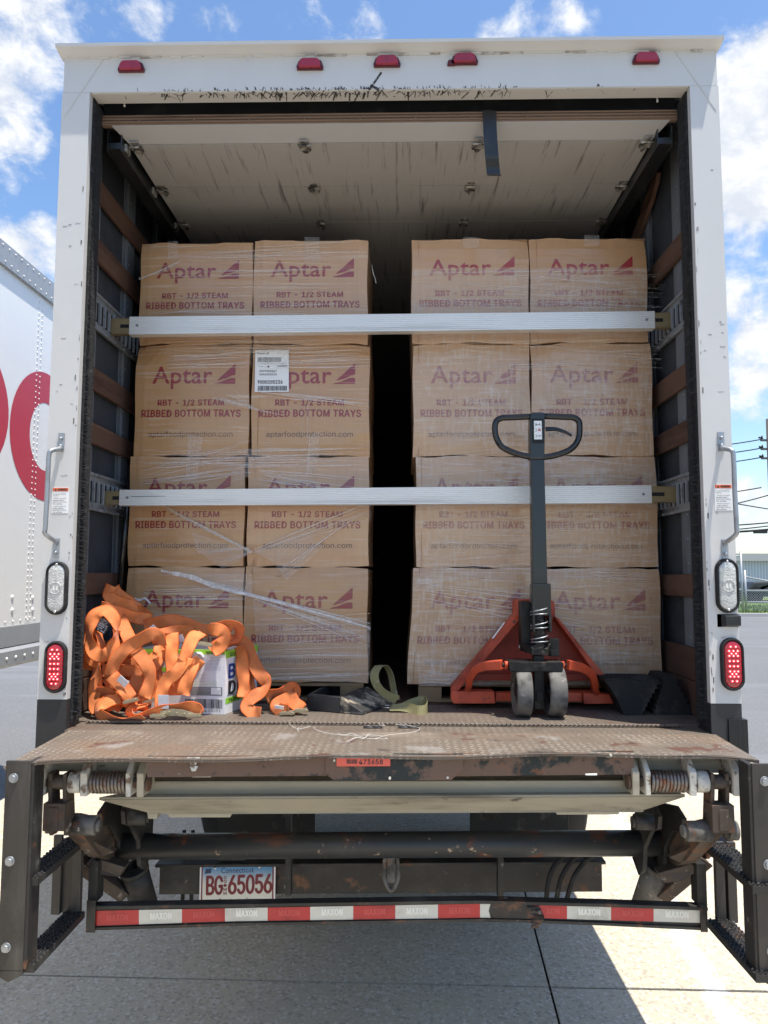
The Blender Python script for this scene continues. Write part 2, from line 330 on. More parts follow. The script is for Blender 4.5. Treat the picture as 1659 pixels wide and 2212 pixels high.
tread_mat('tread_rust', (.37, .32, .265), (.165, .135, .108), .026, [((.23, .145, .09), 2.2, .52, .74, .6), ((.12, .055, .038), 8, .60, .66, .85), ((.34, .325, .31), 5, .58, .70, .6), ((.05, .04, .035), 7, .62, .74, .8), ((.34, .28, .22), 3, .55, .75, .5)])
tread_mat('tread_floor', (.28, .235, .19), (.15, .122, .098), .026, [((.12, .07, .05), 4, .5, .72, .6), ((.04, .035, .03), 7, .58, .74, .8)])
tread_mat('tread_black', (.055, .05, .05), (.018, .018, .018), .040, [((.10, .06, .045), 9, .58, .74, .7)])

# ground materials
m, t, b, o = new_mat('asphalt')
s = mixc(t, noise_f(t, .35, 6), (.11, .112, .116), (.165, .167, .17))
s = mixc(t, smooth(t, noise_f(t, 55, 4), .52, .66), s, (.20, .205, .21))
s = mixc(t, math_n(t, 'MULTIPLY', smooth(t, noise_f(t, 1.2, 6, (.18, 1, 1)), .52, .66), .7), s, (.185, .19, .20))
s = mixc(t, smooth(t, noise_f(t, 80, 3, off=(9, 3, 1)), .62, .7), s, (.04, .042, .045))
setv(t, b.inputs['Base Color'], s); b.inputs['Roughness'].default_value = .85; bump(t, b, noise_f(t, 90, 4), .5, .006)
m, t, b, o = new_mat('concrete')
s = mixc(t, noise_f(t, 1.3, 6), (.43, .375, .285), (.55, .485, .375))
v = t.nodes.new('ShaderNodeTexVoronoi'); v.inputs['Scale'].default_value = 78; t.links.new(coords(t), v.inputs['Vector'])
sepc = t.nodes.new('ShaderNodeSeparateColor'); t.links.new(v.outputs['Color'], sepc.inputs[0])
s = mixc(t, math_n(t, 'MULTIPLY', smooth(t, sepc.outputs[0], .68, .95), .45), s, (.21, .195, .17))
s = mixc(t, math_n(t, 'MULTIPLY', smooth(t, sepc.outputs[1], .78, .92), .7), s, (.62, .59, .52))
s = mixc(t, math_n(t, 'MULTIPLY', smooth(t, noise_f(t, 120, 3), .62, .72), .6), s, (.20, .19, .17))
s = mixc(t, math_n(t, 'MULTIPLY', smooth(t, noise_f(t, .9, 7, off=(6, 1, 2)), .52, .72), .35), s, (.28, .26, .22))
s = mixc(t, math_n(t, 'MULTIPLY', smooth(t, noise_f(t, 2.6, 6, off=(2, 8, 1)), .58, .75), .45), s, (.50, .44, .28))
# chalky spill running along the right side of the slab
sp = t.nodes.new('ShaderNodeSeparateXYZ'); t.links.new(coords(t), sp.inputs[0])
a0, a1 = atz(1475, 2020, 0), atz(1575, 2200, 0)
kx = (a1.x-a0.x)/(a1.y-a0.y)
dl = math_n(t, 'ABSOLUTE', math_n(t, 'SUBTRACT', sp.outputs[0], math_n(t, 'ADD', math_n(t, 'MULTIPLY', math_n(t, 'SUBTRACT', sp.outputs[1], a0.y), kx), a0.x)))
dl = math_n(t, 'ADD', dl, math_n(t, 'MULTIPLY', math_n(t, 'SUBTRACT', noise_f(t, 14, 6), .5), .34))
s = mixc(t, math_n(t, 'MULTIPLY', smooth(t, math_n(t, 'MULTIPLY', dl, -1), -.07, -.02), .8), s, (.72, .71, .68))
setv(t, b.inputs['Base Color'], s); b.inputs['Roughness'].default_value = .88
bump(t, b, math_n(t, 'ADD', noise_f(t, 90, 5), math_n(t, 'MULTIPLY', v.outputs['Distance'], .4)), .55, .005)
m, t, b, o = new_mat('grass')
s = mixc(t, noise_f(t, 3, 6), (.09, .15, .035), (.20, .27, .08)); setv(t, b.inputs['Base Color'], s); b.inputs['Roughness'].default_value = .9
bump(t, b, noise_f(t, 40, 4), .8, .05)
# number plate: pale blue fading to white is printed on it
m, t, b, o = new_mat('plate_print')
sp = t.nodes.new('ShaderNodeSeparateXYZ'); t.links.new(coords(t), sp.inputs[0])
zt = at(514, 1868, .3).z
s = mixc(t, smooth(t, sp.outputs[2], zt-.085, zt-.005), (.66, .66, .60), (.07, .24, .46)); setv(t, b.inputs['Base Color'], s); b.inputs['Roughness'].default_value = .4
# corrugated warehouse cladding
m, t, b, o = new_mat('cladding')
wv = t.nodes.new('ShaderNodeTexWave'); wv.inputs['Scale'].default_value = 1.2; wv.bands_direction = 'X'; t.links.new(coords(t), wv.inputs['Vector'])
setv(t, b.inputs['Base Color'], mixc(t, wv.outputs['Fac'], (.40, .44, .44), (.60, .63, .62))); b.inputs['Roughness'].default_value = .5
# chain link mesh
m, t, b, o = new_mat('chain_link')
b.inputs['Base Color'].default_value = (.35, .36, .37, 1); b.inputs['Roughness'].default_value = .5; b.inputs['Metallic'].default_value = .5
sp = t.nodes.new('ShaderNodeSeparateXYZ'); t.links.new(coords(t, (9, 9, 9)), sp.inputs[0])
p1 = math_n(t, 'FRACT', math_n(t, 'ADD', sp.outputs[0], sp.outputs[2])); p2 = math_n(t, 'FRACT', math_n(t, 'SUBTRACT', sp.outputs[0], sp.outputs[2]))
al = math_n(t, 'MAXIMUM', math_n(t, 'LESS_THAN', p1, .16), math_n(t, 'LESS_THAN', p2, .16))
tr = t.nodes.new('ShaderNodeBsdfTransparent'); mx = t.nodes.new('ShaderNodeMixShader')
t.links.new(al, mx.inputs[0]); t.links.new(tr.outputs[0], mx.inputs[1]); t.links.new(b.outputs[0], mx.inputs[2]); t.links.new(mx.outputs[0], o.inputs['Surface'])

# ------------------------------------------------------------------ mesh builder
_tcache = {}
try: INTER = bpy.data.fonts.load(bpy.utils.system_resource('DATAFILES', path='fonts') + '/Inter.woff2')
except Exception: INTER = None
def text_mesh(s, bold):
    plain = not (s.startswith('Aptar') or s.startswith('Con'))
    k = (s, bold)
    if k not in _tcache:
        cu = bpy.data.curves.new("t", 'FONT'); cu.body = s
        if INTER and plain: cu.font = INTER
        cu.size = 1; cu.resolution_u = 3
        cu.fill_mode = 'FRONT'; cu.offset = 0 if (INTER and plain) else min(bold, .012); cu.space_character = 1.0 + bold*3.0
        ob = bpy.data.objects.new("t", cu); COL.objects.link(ob)
        dg = bpy.context.evaluated_depsgraph_get(); me = bpy.data.meshes.new_from_object(ob.evaluated_get(dg))
        vs = [v.co.copy() for v in me.vertices]; fs = [tuple(p.vertices) for p in me.polygons]
        bpy.data.objects.remove(ob); bpy.data.curves.remove(cu); bpy.data.meshes.remove(me)
        x0, x1 = min(v.x for v in vs), max(v.x for v in vs); y0, y1 = min(v.y for v in vs), max(v.y for v in vs)
        _tcache[k] = ([((v.x-x0)/(x1-x0), (v.y-y0)/(y1-y0)) for v in vs], fs)
    return _tcache[k]

class MB:
    def __init__(s): s.v = []; s.f = []; s.mi = []; s.sm = []; s.m = 0; s.smooth = False
    def add(s, vs, fs, m=None, smooth=None):
        o = len(s.v); s.v += [Vector(v) for v in vs]
        for f in fs: s.f.append(tuple(i+o for i in f)); s.mi.append(s.m if m is None else m); s.sm.append(s.smooth if smooth is None else smooth)
        return s
    def hexa(s, p, **k):   # p: 4 bottom, 4 top (same order)
        return s.add(p, [(3, 2, 1, 0), (4, 5, 6, 7), (0, 1, 5, 4), (1, 2, 6, 5), (2, 3, 7, 6), (3, 0, 4, 7)], **k)
    def bx(s, x0, x1, y0, y1, z0, z1, **k):
        return s.hexa([(x0, y0, z0), (x1, y0, z0), (x1, y1, z0), (x0, y1, z0), (x0, y0, z1), (x1, y0, z1), (x1, y1, z1), (x0, y1, z1)], **k)
    def obx(s, c, ux, uy, uz, **k):  # oriented box, half vectors
        c, ux, uy, uz = map(Vector, (c, ux, uy, uz)); q = [(-1, -1), (1, -1), (1, 1), (-1, 1)]
        return s.hexa([c+ux*a+uy*b-uz for a, b in q] + [c+ux*a+uy*b+uz for a, b in q], **k)
    def prism(s, poly, d, **k):   # poly: list of 3-D points, d: extrusion vector
        n = len(poly); d = Vector(d); p = [Vector(q) for q in poly]
        fs = [tuple(range(n-1, -1, -1)), tuple(range(n, 2*n))] + [(i, (i+1) % n, n+(i+1) % n, n+i) for i in range(n)]
        return s.add(p + [q+d for q in p], fs, **k)
    def poly(s, pts, **k): return s.add(pts, [tuple(range(len(pts)))], **k)
    def tube(s, pts, r, n=10, closed=False, caps=True, m=None, squash=None):
        pts = [Vector(p) for p in pts]; L = len(pts); rs = r if isinstance(r, (list, tuple)) else [r]*L
        def tang(i):
            a = pts[(i-1) % L] if (closed or i > 0) else pts[i]; b_ = pts[(i+1) % L] if (closed or i < L-1) else pts[i]
            return (b_-a).normalized()
        t0 = tang(0); nx = t0.orthogonal().normalized(); vs = []; 
        for i in range(L):
            t1 = tang(i); nx = (nx - t1*nx.dot(t1))
            nx = nx.normalized() if nx.length > 1e-6 else t1.orthogonal().normalized(); ny = t1.cross(nx)
            for j in range(n):
                a = 2*math.pi*j/n; vs.append(pts[i] + nx*(rs[i]*math.cos(a)) + ny*(rs[i]*math.sin(a)))
        fs = []
        for i in range(L if closed else L-1):
            for j in range(n):
                i2 = (i+1) % L; fs.append((i*n+j, i*n+(j+1) % n, i2*n+(j+1) % n, i2*n+j))
        s.add(vs, fs, m=m, smooth=True)
        if caps and not closed:
            o = len(s.v) - len(vs)
            for ring in (range(n-1, -1, -1), range((L-1)*n, L*n)):
                s.f.append(tuple(o+i for i in ring)); s.mi.append(s.m if m is None else m); s.sm.append(False)
        return s
    def cyl(s, a, b_, r, n=20, r2=None, **k): return s.tube([a, b_], [r, r if r2 is None else r2], n=n, **k)
    def sphere(s, c, r, n=8, flat=(1, 1, 1), m=None):
        c = Vector(c); vs = []; fs = []
        for i in range(1, n):
            th = math.pi*i/n
            for j in range(n*2):
                ph = math.pi*j/n; vs.append(c + Vector((r*flat[0]*math.sin(th)*math.cos(ph), r*flat[1]*math.sin(th)*math.sin(ph), r*flat[2]*math.cos(th))))
        k = n*2
        for i in range(n-2):
            for j in range(k): fs.append((i*k+j, i*k+(j+1) % k, (i+1)*k+(j+1) % k, (i+1)*k+j))
        fs.append(tuple(range(k-1, -1, -1))); fs.append(tuple(range((n-2)*k, (n-1)*k)))
        return s.add(vs, fs, m=m, smooth=True)
    def ribbon(s, pts, wd, thick=.0022, m=None):  # pts centres, wd half-width vectors
        L = len(pts); vs = []
        for i in range(L):
            a = pts[max(0, i-1)]; b_ = pts[min(L-1, i+1)]; tn = (b_-a).normalized(); nn = tn.cross(wd[i]).normalized()*thick*.5
            vs += [pts[i]-wd[i]-nn, pts[i]+wd[i]-nn, pts[i]+wd[i]+nn, pts[i]-wd[i]+nn]
        fs = []
        for i in range(L-1):
            for j in range(4): fs.append((i*4+j, i*4+(j+1) % 4, (i+1)*4+(j+1) % 4, (i+1)*4+j))
        fs += [(3, 2, 1, 0), ((L-1)*4, (L-1)*4+1, (L-1)*4+2, (L-1)*4+3)]
        return s.add(vs, fs, m=m, smooth=False)
    def text(s, txt, o, ux, uy, bold=0.0, m=None, fn=None):  # o: lower-left, ux/uy full extents
        vs, fs = text_mesh(txt, bold); o, ux, uy = Vector(o), Vector(ux), Vector(uy)
        p = [o+ux*a+uy*b_ for a, b_ in vs]
        if INTER and bold > .004 and not (txt.startswith('Aptar') or txt.startswith('Con')):   # heavier weight: strokes laid side by side, each a hair proud of the last
            nrm = ux.cross(uy).normalized(); nrm = -nrm if nrm.dot(CAM-o) < 0 else nrm; h = uy.length*bold*2.2; ux_, uy_ = ux.normalized(), uy.normalized()
            for k, (a, b_) in enumerate(((-1, 0), (1, 0), (0, .7), (0, -.7))):
                p2 = [q+ux_*h*a+uy_*h*b_ for q in p]
                if fn: p2 = [fn(q) for q in p2]
                s.add([q+nrm*(.00012*(k+1)) for q in p2], fs, m=m)
        if fn: p = [fn(q) for q in p]
        return s.add(p, fs, m=m)
    def band(s, pts, wd, thick=.0022, cup=.0):      # webbing: five strips across, slightly cupped
        L = len(pts); us = (-1, -.86, -.10, .10, .86, 1); K = len(us); vs = []
        for i in range(L):
            a = pts[max(0, i-1)]; b_ = pts[min(L-1, i+1)]; nn = (b_-a).normalized().cross(wd[i]).normalized()
            c = cup*math.sin(i*.55+L)
            for sg in (-.5, .5): vs += [pts[i]+wd[i]*u+nn*(thick*sg+c*(u*u-.4)) for u in us]
        fs = []; ms = []
        for i in range(L-1):
            o = i*2*K; p = o+2*K
            for j in range(K-1):
                m_ = 1 if j in (0, 4) else 0
                fs += [(o+j, o+j+1, p+j+1, p+j), (o+K+j, p+K+j, p+K+j+1, o+K+j+1)]; ms += [m_, m_]
            fs += [(o, p, p+K, o+K), (o+K-1, o+2*K-1, p+2*K-1, p+K-1)]; ms += [1, 1]
        for o in (0, (L-1)*2*K):
            for j in range(K-1): fs.append((o+j, o+K+j, o+K+j+1, o+j+1)); ms.append(0)
        b0 = len(s.v); s.v += vs
        for f, m_ in zip(fs, ms): s.f.append(tuple(i+b0 for i in f)); s.mi.append(m_); s.sm.append(True)
        return s
    def build(s, name, mats, parent=None, base=None, bevel=0, bang=35, sub=0):
        me = bpy.data.meshes.new(name)
        if base is None: base = Vector(parent['_base']) if parent is not None and '_base' in parent else Vector((0, 0, 0))
        base = Vector(base)
        me.from_pydata([tuple(v-base) for v in s.v], [], s.f)
        for m_ in (mats if isinstance(mats, (list, tuple)) else [mats]): me.materials.append(MATS[m_])
        for p, a, b_ in zip(me.polygons, s.mi, s.sm): p.material_index = a; p.use_smooth = b_
        bm = bmesh.new(); bm.from_mesh(me); bmesh.ops.recalc_face_normals(bm, faces=bm.faces); bm.to_mesh(me); bm.free()
        ob = bpy.data.objects.new(name, me); COL.objects.link(ob)
        if parent is not None: ob.parent = parent; ob['_base'] = tuple(base)
        else: ob.location = base; ob['_base'] = tuple(base)
        if bevel:
            bv = ob.modifiers.new("bevel", 'BEVEL'); bv.width = bevel; bv.segments = 2; bv.limit_method = 'ANGLE'; bv.angle_limit = R(bang)
        return ob
def thing(name, label, cat, base=(0, 0, 0), group=None):
    o = bpy.data.objects.new(name, None); COL.objects.link(o); o.location = base; o['_base'] = tuple(base); o.empty_display_size = .1
    o['label'] = label; o['category'] = cat
    if group: o['group'] = group
    return o
def tag(o, label=None, cat=None, group=None, kind=None):
    for k, v in (('label', label), ('category', cat), ('group', group), ('kind', kind)):
        if v: o[k] = v
    return o
def chaikin(p, it=3):
    p = [Vector(q) for q in p]
    for _ in range(it):
        o = [p[0]]
        for a, b_ in zip(p, p[1:]): o += [a*.78+b_*.22, a*.22+b_*.78]
        p = o + [p[-1]]
    return p
def crom(p, n=6, closed=False):
    p = [Vector(q) for q in p]; out = []; L = len(p)
    for i in range(L if closed else L-1):
        a, b_, c, d = (p[(i-1) % L], p[i], p[(i+1) % L], p[(i+2) % L]) if closed else (p[max(0, i-1)], p[i], p[i+1], p[min(L-1, i+2)])
        for k in range(n):
            u = k/n; out.append(.5*((2*b_)+(c-a)*u+(2*a-5*b_+4*c-d)*u*u+(3*b_-a-3*c+d)*u**3))
    if not closed: out.append(p[-1])
    return out
V = Vector
BED = 1.2

# ================================================================== setting
g = MB(); g.bx(-160, 160, -60, 400, -.5, -.012); tag(g.build('asphalt_ground', 'asphalt'), kind='structure')
sl = MB(); jx0, jx1 = .672, .682                 # slabs with open joints
sk = .057; yj = .655
def slab(x0, x1, y0, y1, top):
    def q(x, y, z): return (x + (sk*(y-.6) if abs(x-.677) < .02 else 0), y - .0148*x, z)
    sl.hexa([q(x0, y0, -.3), q(x1, y0, -.3), q(x1, y1, -.3), q(x0, y1, -.3), q(x0, y0, top), q(x1, y0, top), q(x1, y1, top), q(x0, y1, top)])
for (x0, x1) in ((-3.05, jx0), (jx1, 3.4)):
    for (y0, y1) in ((-6, yj-.007), (yj+.007, 4.6), (4.61, 8.5)):
        if y0 > 4 and x1 > 2: x1 = 2.3
        slab(x0, x1, y0, y1, random.uniform(-.001, .003))
sl.hexa([(-3.04, yj-.008+.045, -.29), (3.39, yj-.008-.05, -.29), (3.39, yj+.008-.05, -.29), (-3.04, yj+.008+.045, -.29), (-3.04, yj-.008+.045, -.007), (3.39, yj-.008-.05, -.007), (3.39, yj+.008-.05, -.007), (-3.04, yj+.008+.045, -.007)], m=1)
for y0, y1 in ((-5.9, yj-.04), (yj+.04, 4.5)): sl.hexa([(.677+sk*(y-.6)+d, y, z) for z in (-.28, -.0075) for y, d in ((y0, -.007), (y0, .007), (y1, .007), (y1, -.007))], m=1)
tag(sl.build('concrete_apron', ['concrete', 'dark_cavity']), kind='structure')

# ================================================================== box truck
truck = thing('box_truck', 'white box truck seen from behind with its roll up door open and liftgate folded under', 'truck', (0, 0, 0))
XL, XR = -1.268, 1.246
# header and roof cap
zb, zs = 3.604, 3.746                             # lower edge of header, seam under the cap
h = MB()
h.bx(XL+.004, XR-.004, 0, .068, zb, zs, m=0)
h.bx(XL+.115, XR-.115, .004, .065, zb-.003, zb, m=1)
cap = [V((0, -.0, zs)), V((0, -.012, zs+.001)), V((0, -.050, zs+.010)), V((0, -.052, zs+.022)), V((0, -.045, zs+.026)), V((0, .3, zs+.075)), V((0, .3, zs))]
h.prism([p + V((XL-.010, 0, 0)) for p in cap], (XR-XL+.016, 0, 0), m=0)
rnd = random.Random(3)
for i in range(60):                               # sealant bead and its dirt under the cap
    x = XL+.06 + (XR-XL-.12)*i/60
    if rnd.random() < .8: h.bx(x, x+.043, -.004-.003*rnd.random(), .01, zs-.004-.004*rnd.random(), zs+.003, m=(2 if rnd.random() < .38 else 0))
for sgn, xe in ((1, XL), (-1, XR)):               # mitre seams at the corners
    a, b_ = V((xe+sgn*.012, -.0015, zb-.10)), V((xe+sgn*.16, -.0015, zs-.004)); d = (b_-a).normalized(); n_ = V((-d.z, 0, d.x))*.0018
    h.prism([a-n_, b_-n_, b_+n_, a+n_], (0, .004, 0), m=1)
clus = [rnd.gauss(.42, .15) for _ in range(46)]
for i in range(330):                              # black rubber scuffs over the lower lip
    u = rnd.choice(clus) + rnd.gauss(0, .012) if rnd.random() < .85 else rnd.random()
    if not .03 < u < .97: continue
    x = XL+.13 + u*2.2; l = rnd.uniform(.003, .012)*(1 if rnd.random() < .8 else 1.5); wd = rnd.uniform(.0015, .008)
    if rnd.random() < .38:
        z0 = zb + rnd.uniform(-.002, .004); sx = rnd.uniform(-.5, .5)*l
        h.prism([V((x, -.0008, z0)), V((x+wd, -.0008, z0)), V((x+wd*.6+sx, -.0008, z0+l*.9)), V((x+sx, -.0008, z0+l))], (0, .002, 0), m=4)
    else:
        y0 = rnd.uniform(.0, .02); sx = rnd.uniform(-.6, .6)*.04
        h.prism([V((x, y0, zb-.0036)), V((x+wd, y0, zb-.0036)), V((x+wd*.6+sx, y0+l*3.4, zb-.0036)), V((x+sx, y0+l*3.2, zb-.0036))], (0, 0, .0015), m=(4 if rnd.random() < .6 else 3))
def scuff_line(mb, p, wd, m):
    for a, b_ in zip(p, p[1:]):
        d = (b_-a).normalized(); n_ = V((-d.z, 0, d.x))*wd; mb.prism([a-n_, b_-n_, b_+n_, a+n_], (0, .002, 0), m=m)
scuff_line(h, [at(824, 156, -.001), at(806, 182, -.001), at(797, 194, -.001)], .004, 3); scuff_line(h, [at(800, 184, -.001), at(818, 193, -.001)], .005, 3)
h.build('header', ['white_paint', 'white_jamb', 'seam_dirt', 'scuff_black', 'scuff_grey'], truck, bevel=.004)
# corner posts
for sgn, xo, xi in ((-1, XL, -1.160), (1, XR, 1.138)):
    p = MB(); a, b_ = min(xo, xi), max(xo, xi)
    p.bx(a, b_, 0, .11, 1.30, zb-.001, m=0)
    p.bx(a, b_, .001, .11, 1.06, 1.299, m=1)
    for i in range(26):                            # chips and rubs along the inner edge
        z = 1.31 + (rnd.random()**1.5)*1.9; l = rnd.uniform(.004, .022); wd = rnd.uniform(.001, .004)
        x = xi + sgn*rnd.uniform(.001, .012); p.bx(min(x, x+sgn*wd), max(x, x+sgn*wd), -.0012, .002, z, z+l, m=(3 if rnd.random() < .6 else 2))
    for i in range(12):
        z = rnd.uniform(1.4, 3.3); x = (a+b_)/2 + rnd.uniform(-.04, .04); l = rnd.uniform(.003, .02); p.prism([V((x, -.001, z)), V((x+l, -.001, z+rnd.uniform(-.004, .004))), V((x+l, -.001, z+.002)), V((x, -.001, z+.0025))], (0, .002, 0), m=2)
    p.build('corner_post', ['white_paint', 'black_paint', 'seam_dirt', 'chip'], truck, bevel=.006)
    s = MB(); x = xi - sgn*.012
    for i in range(900):                           # bristle seal
        z = 1.24 + i*2.33/900; l = rnd.uniform(.6, 1)*(.012+.016*max(0, min(1, (2.9-z)/1.2))); s.prism([V((xi, .035, z)), V((xi, .055, z)), V((xi-sgn*l, .050+rnd.uniform(-.012, .012), z+rnd.uniform(-.008, .005)))], (0, 0, .0034))
    s.bx(min(xi, xi-sgn*.007), max(xi, xi-sgn*.007), .028, .112, 1.215, 3.6)
    s.build('brush_seal', 'brush_black', truck)
# marker lights
for px, py in ((285, 148), (670, 143), (836, 137), (1003, 132), (1394, 130)):
    c = at(px, py, 0); m_ = MB()
    pr = [(-.050, -.019), (.050, -.019), (.052, -.008), (.044, .014), (.032, .021), (-.032, .021), (-.044, .014), (-.052, -.008)]
    m_.prism([c+V((x, 0, z)) for x, z in pr], (0, -.012, 0), m=1); m_.prism([c+V((x*.82, -.012, z*.85)) for x, z in pr], (0, -.012, 0), m=0)
    if px == 1003: m_.prism([c+V((x*.3-.05, 0, z*.5-.012)) for x, z in pr], (0, -.012, 0), m=1)
    m_.build('marker_light', ['red_plastic', 'dark_red_plastic'], truck, bevel=.002)
# body shell
s = MB(); s.bx(XL+.002, XL+.0115, .111, 7.6, 1.08, 3.80); s.build('side_wall', 'white_paint', truck)
s = MB(); s.bx(XR-.0115, XR-.002, .111, 7.6, 1.08, 3.80); s.build('side_wall', 'white_paint', truck)
s = MB(); s.bx(XL+.012, XR-.012, .301, 7.6, 3.80, 3.83); s.bx(XL+.012, XR-.012, .12, .30, 3.79, 3.82); s.build('roof', 'white_paint', truck)
s = MB(); s.bx(XL+.012, XR-.012, 7.56, 7.6, 1.08, 3.80)
for k in range(14): s.bx(XL+.045, XR-.045, 7.545, 7.559, 1.25+.18*k, 1.25+.18*k+.17)
s.build('front_wall', 'liner_dark', truck)
ZS = lambda z, sg: 1.75+(z-1.75)*(1.024 if sg < 0 else 1.038)
for sgn, xw in ((-1, XL+.012), (1, XR-.012)):
    s = MB(); xa = xw; xb = xw - sgn*.004; s.bx(min(xa, xb), max(xa, xb), .12, 7.55, 1.2, 3.79); s.build('wall_liner', 'liner_dark', truck)
    for k in range(14):                            # hat section posts with rivets
        y = (.235 if sgn < 0 else .34) + .405*k
        p = MB(); x1 = xw - sgn*.018
        p.bx(min(xw, x1), max(xw, x1), y, y+.085, 1.2, 3.78, m=0); p.bx(min(xw, xw-sgn*.007), max(xw, xw-sgn*.007), y-.03, y-.001, 1.2, 3.78, m=0); p.bx(min(xw, xw-sgn*.007), max(xw, xw-sgn*.007), y+.086, y+.115, 1.2, 3.78, m=0)
        if k < 3:
            for q in range(24): p.sphere((x1, y+.02, 1.3+q*.1), .004, 4, m=1); p.sphere((xw-sgn*.007, y+.10, 1.35+q*.1), .004, 4, m=1)
        p.build('wall_post', ['liner_grey', 'galvanised'], truck)
    for z0, z1 in ((3.272, 3.365), (3.022, 3.117), (2.490, 2.582), (2.273, 2.357), (1.668, 1.755)):
        if sgn > 0 and z0 > 3.2: continue
        z0, z1 = ZS(z0, sgn), ZS(z1, sgn)
        p = MB(); x0_, x1_ = xw-sgn*.019, xw-sgn*.035
        if z0 < 1.7 and sgn < 0: p.bx(min(x0_, x1_), max(x0_, x1_), .125, .19, z0, z1, m=1); p.bx(min(x0_, x1_), max(x0_, x1_), .1901, 6.9, z0, z1, m=0)
        else: p.bx(min(x0_, x1_), max(x0_, x1_), .125, 6.9, z0, z1, m=0)
        p.build('wooden_slat', ['slat_wood', 'worn_wood_end'], truck, bevel=.003)
    for z0, z1 in ((1.205, 1.335), (1.338, 1.465)):
        p = MB(); x0_, x1_ = xw-sgn*.019, xw-sgn*.036; p.bx(min(x0_, x1_), max(x0_, x1_), .125, 6.9, z0, z1); p.build('kick_board', 'kick_wood', truck, bevel=.003)
    for zc in (2.845, 2.09):                       # slotted cargo track
        p = MB(); x0_, x1_ = xw-sgn*.019, xw-sgn*.023; p.bx(min(x0_, x1_), max(x0_, x1_), .13, 6.9, zc-.075, zc+.075, m=0)
        for e in (-.078, .066): p.bx(min(x0_, xw-sgn*.032), max(x0_, xw-sgn*.032), .13, 6.9, zc+e, zc+e+.012, m=0)
        for k in range(50):
            y = .15+k*.05
            p.bx(min(x1_, x1_-sgn*.0015), max(x1_, x1_-sgn*.0015), y, y+.022, zc-.042, zc+.042, m=1)
            p.bx(min(x1_, x1_-sgn*.012), max(x1_, x1_-sgn*.012), y+.022, y+.031, zc-.046, zc+.046, m=0)
        for k in range(16): p.sphere((xw-sgn*.032, .2+k*.1, zc-.072), .005, 4, m=0)
        p.build('cargo_track', ['track_steel', 'dark_cavity'], truck, bevel=.0015)
p = MB(); a, b_ = V((1.196, .53, 3.56)), V((1.190, .95, 3.36)); d = (b_-a).normalized(); n_ = V((0, -d.z, d.y))*.040
p.prism([a-n_*.15, a+n_*.35, a+d*.05+n_*.9, b_+n_, b_-n_, a+d*.13-n_, a+d*.04-n_*.6], (.018, 0, 0)); p.build('broken_slat', 'slat_wood', truck)
# floor
s = MB(); s.bx(XL+.013, XR-.013, .135, .52, 1.150, BED-.001); s.build('floor_plate', 'tread_floor', truck)
s = MB(); s.bx(XL+.013, XR-.013, .5205, 7.55, 1.150, BED-.003); s.build('floor_boards', 'kick_wood', truck)
s = MB(); s.bx(-1.158, 1.136, -.012, .1345, 1.12, BED-.006, m=0); s.build('rear_sill', 'tread_floor', truck)
s = MB(); pts = []                                  # twisted bar welded along the sill
for i in range(400):
    u = i/399; pts.append(V((-1.13+2.2*u, .105+.004*math.sin(u*6), BED+.002)))
s.tube(pts, .0045, 6)
for ph in (0, math.pi):
    s.tube([p + V((0, math.cos(i*1.05+ph), math.sin(i*1.05+ph)))*.0038 for i, p in enumerate(pts)], .0030, 5)
s.build('sill_bar', 'tread_floor', truck)
# roll-up door lying open under the roof
zd = 3.50
dz0, dz1 = at(840, 264, .105).z, at(840, 242.5, .105).z
d_ = MB(); d_.bx(-1.155, 1.13, .105, .128, dz0, dz1)
for k in range(3): z = dz0+(dz1-dz0)*(.2+.3*k); d_.bx(-1.15, 1.125, .098, .1045, z-.003, z+.003)
for i in range(10): d_.cyl((-1.0+i*.22, .0985, dz0+.012), (-1.0+i*.22, .095, dz0+.012), .005, 8)
d_.build('door_edge_trim', 'old_trim_wood', truck, bevel=.003)
d_ = MB(); d_.bx(-1.16, 1.135, .1295, .18, dz0+.02, 3.70); d_.build('door_gap_backing', 'black_vinyl', truck)  # black backing added to stand in for the shaded gap above the trim
ys = [.106, .182, .518, .856, 1.20, 1.54, 1.88, 2.22]
for k in range(7):
    q = MB(); y0, y1 = ys[k]+.002, ys[k+1]-.002
    za, zb_ = (dz0-.003, zd+.002) if k == 0 else (zd, zd)
    wv_ = 1.115 if k == 0 else 1.068
    q.hexa([(-wv_, y0, za), (wv_-.015, y0, za), (1.056, y1, zb_), (-1.068, y1, zb_), (-wv_, y0, za+.02), (wv_-.015, y0, za+.02), (1.056, y1, zb_+.02), (-1.068, y1, zb_+.02)])
    q.build('door_panel', 'door_panel_clean' if k == 0 else 'door_panel', truck)
for k, y in enumerate(ys[1:5]):
    for x in (-1.045, -.352, .356, 1.035):
        q = MB(); z = zd-.001
        q.bx(x-.024, x+.024, y+.008, y+.042, z-.003, z); q.bx(x-.018, x+.018, y-.026, y-.006, z-.003, z)
        q.cyl((x-.026, y+.002, z-.006), (x+.026, y+.002, z-.006), .0055, 10)
        q.prism([V((x-.016, y+.05, z-.003)), V((x+.016, y+.05, z-.003)), V((x, y+.078, z-.003))], (0, 0, .003))
        if abs(x) > 1: q.bx(x+(.03 if x > 0 else -.055), x+(.055 if x > 0 else -.03), y-.01, y+.03, z-.03, z)
        for dx, dy in ((-.02, .02), (.02, .02), (-.02, .04), (.02, .04)): q.sphere((x+dx, y+dy, z-.005), .004, 4)
        q.build('door_hinge', 'hinge_metal', truck)
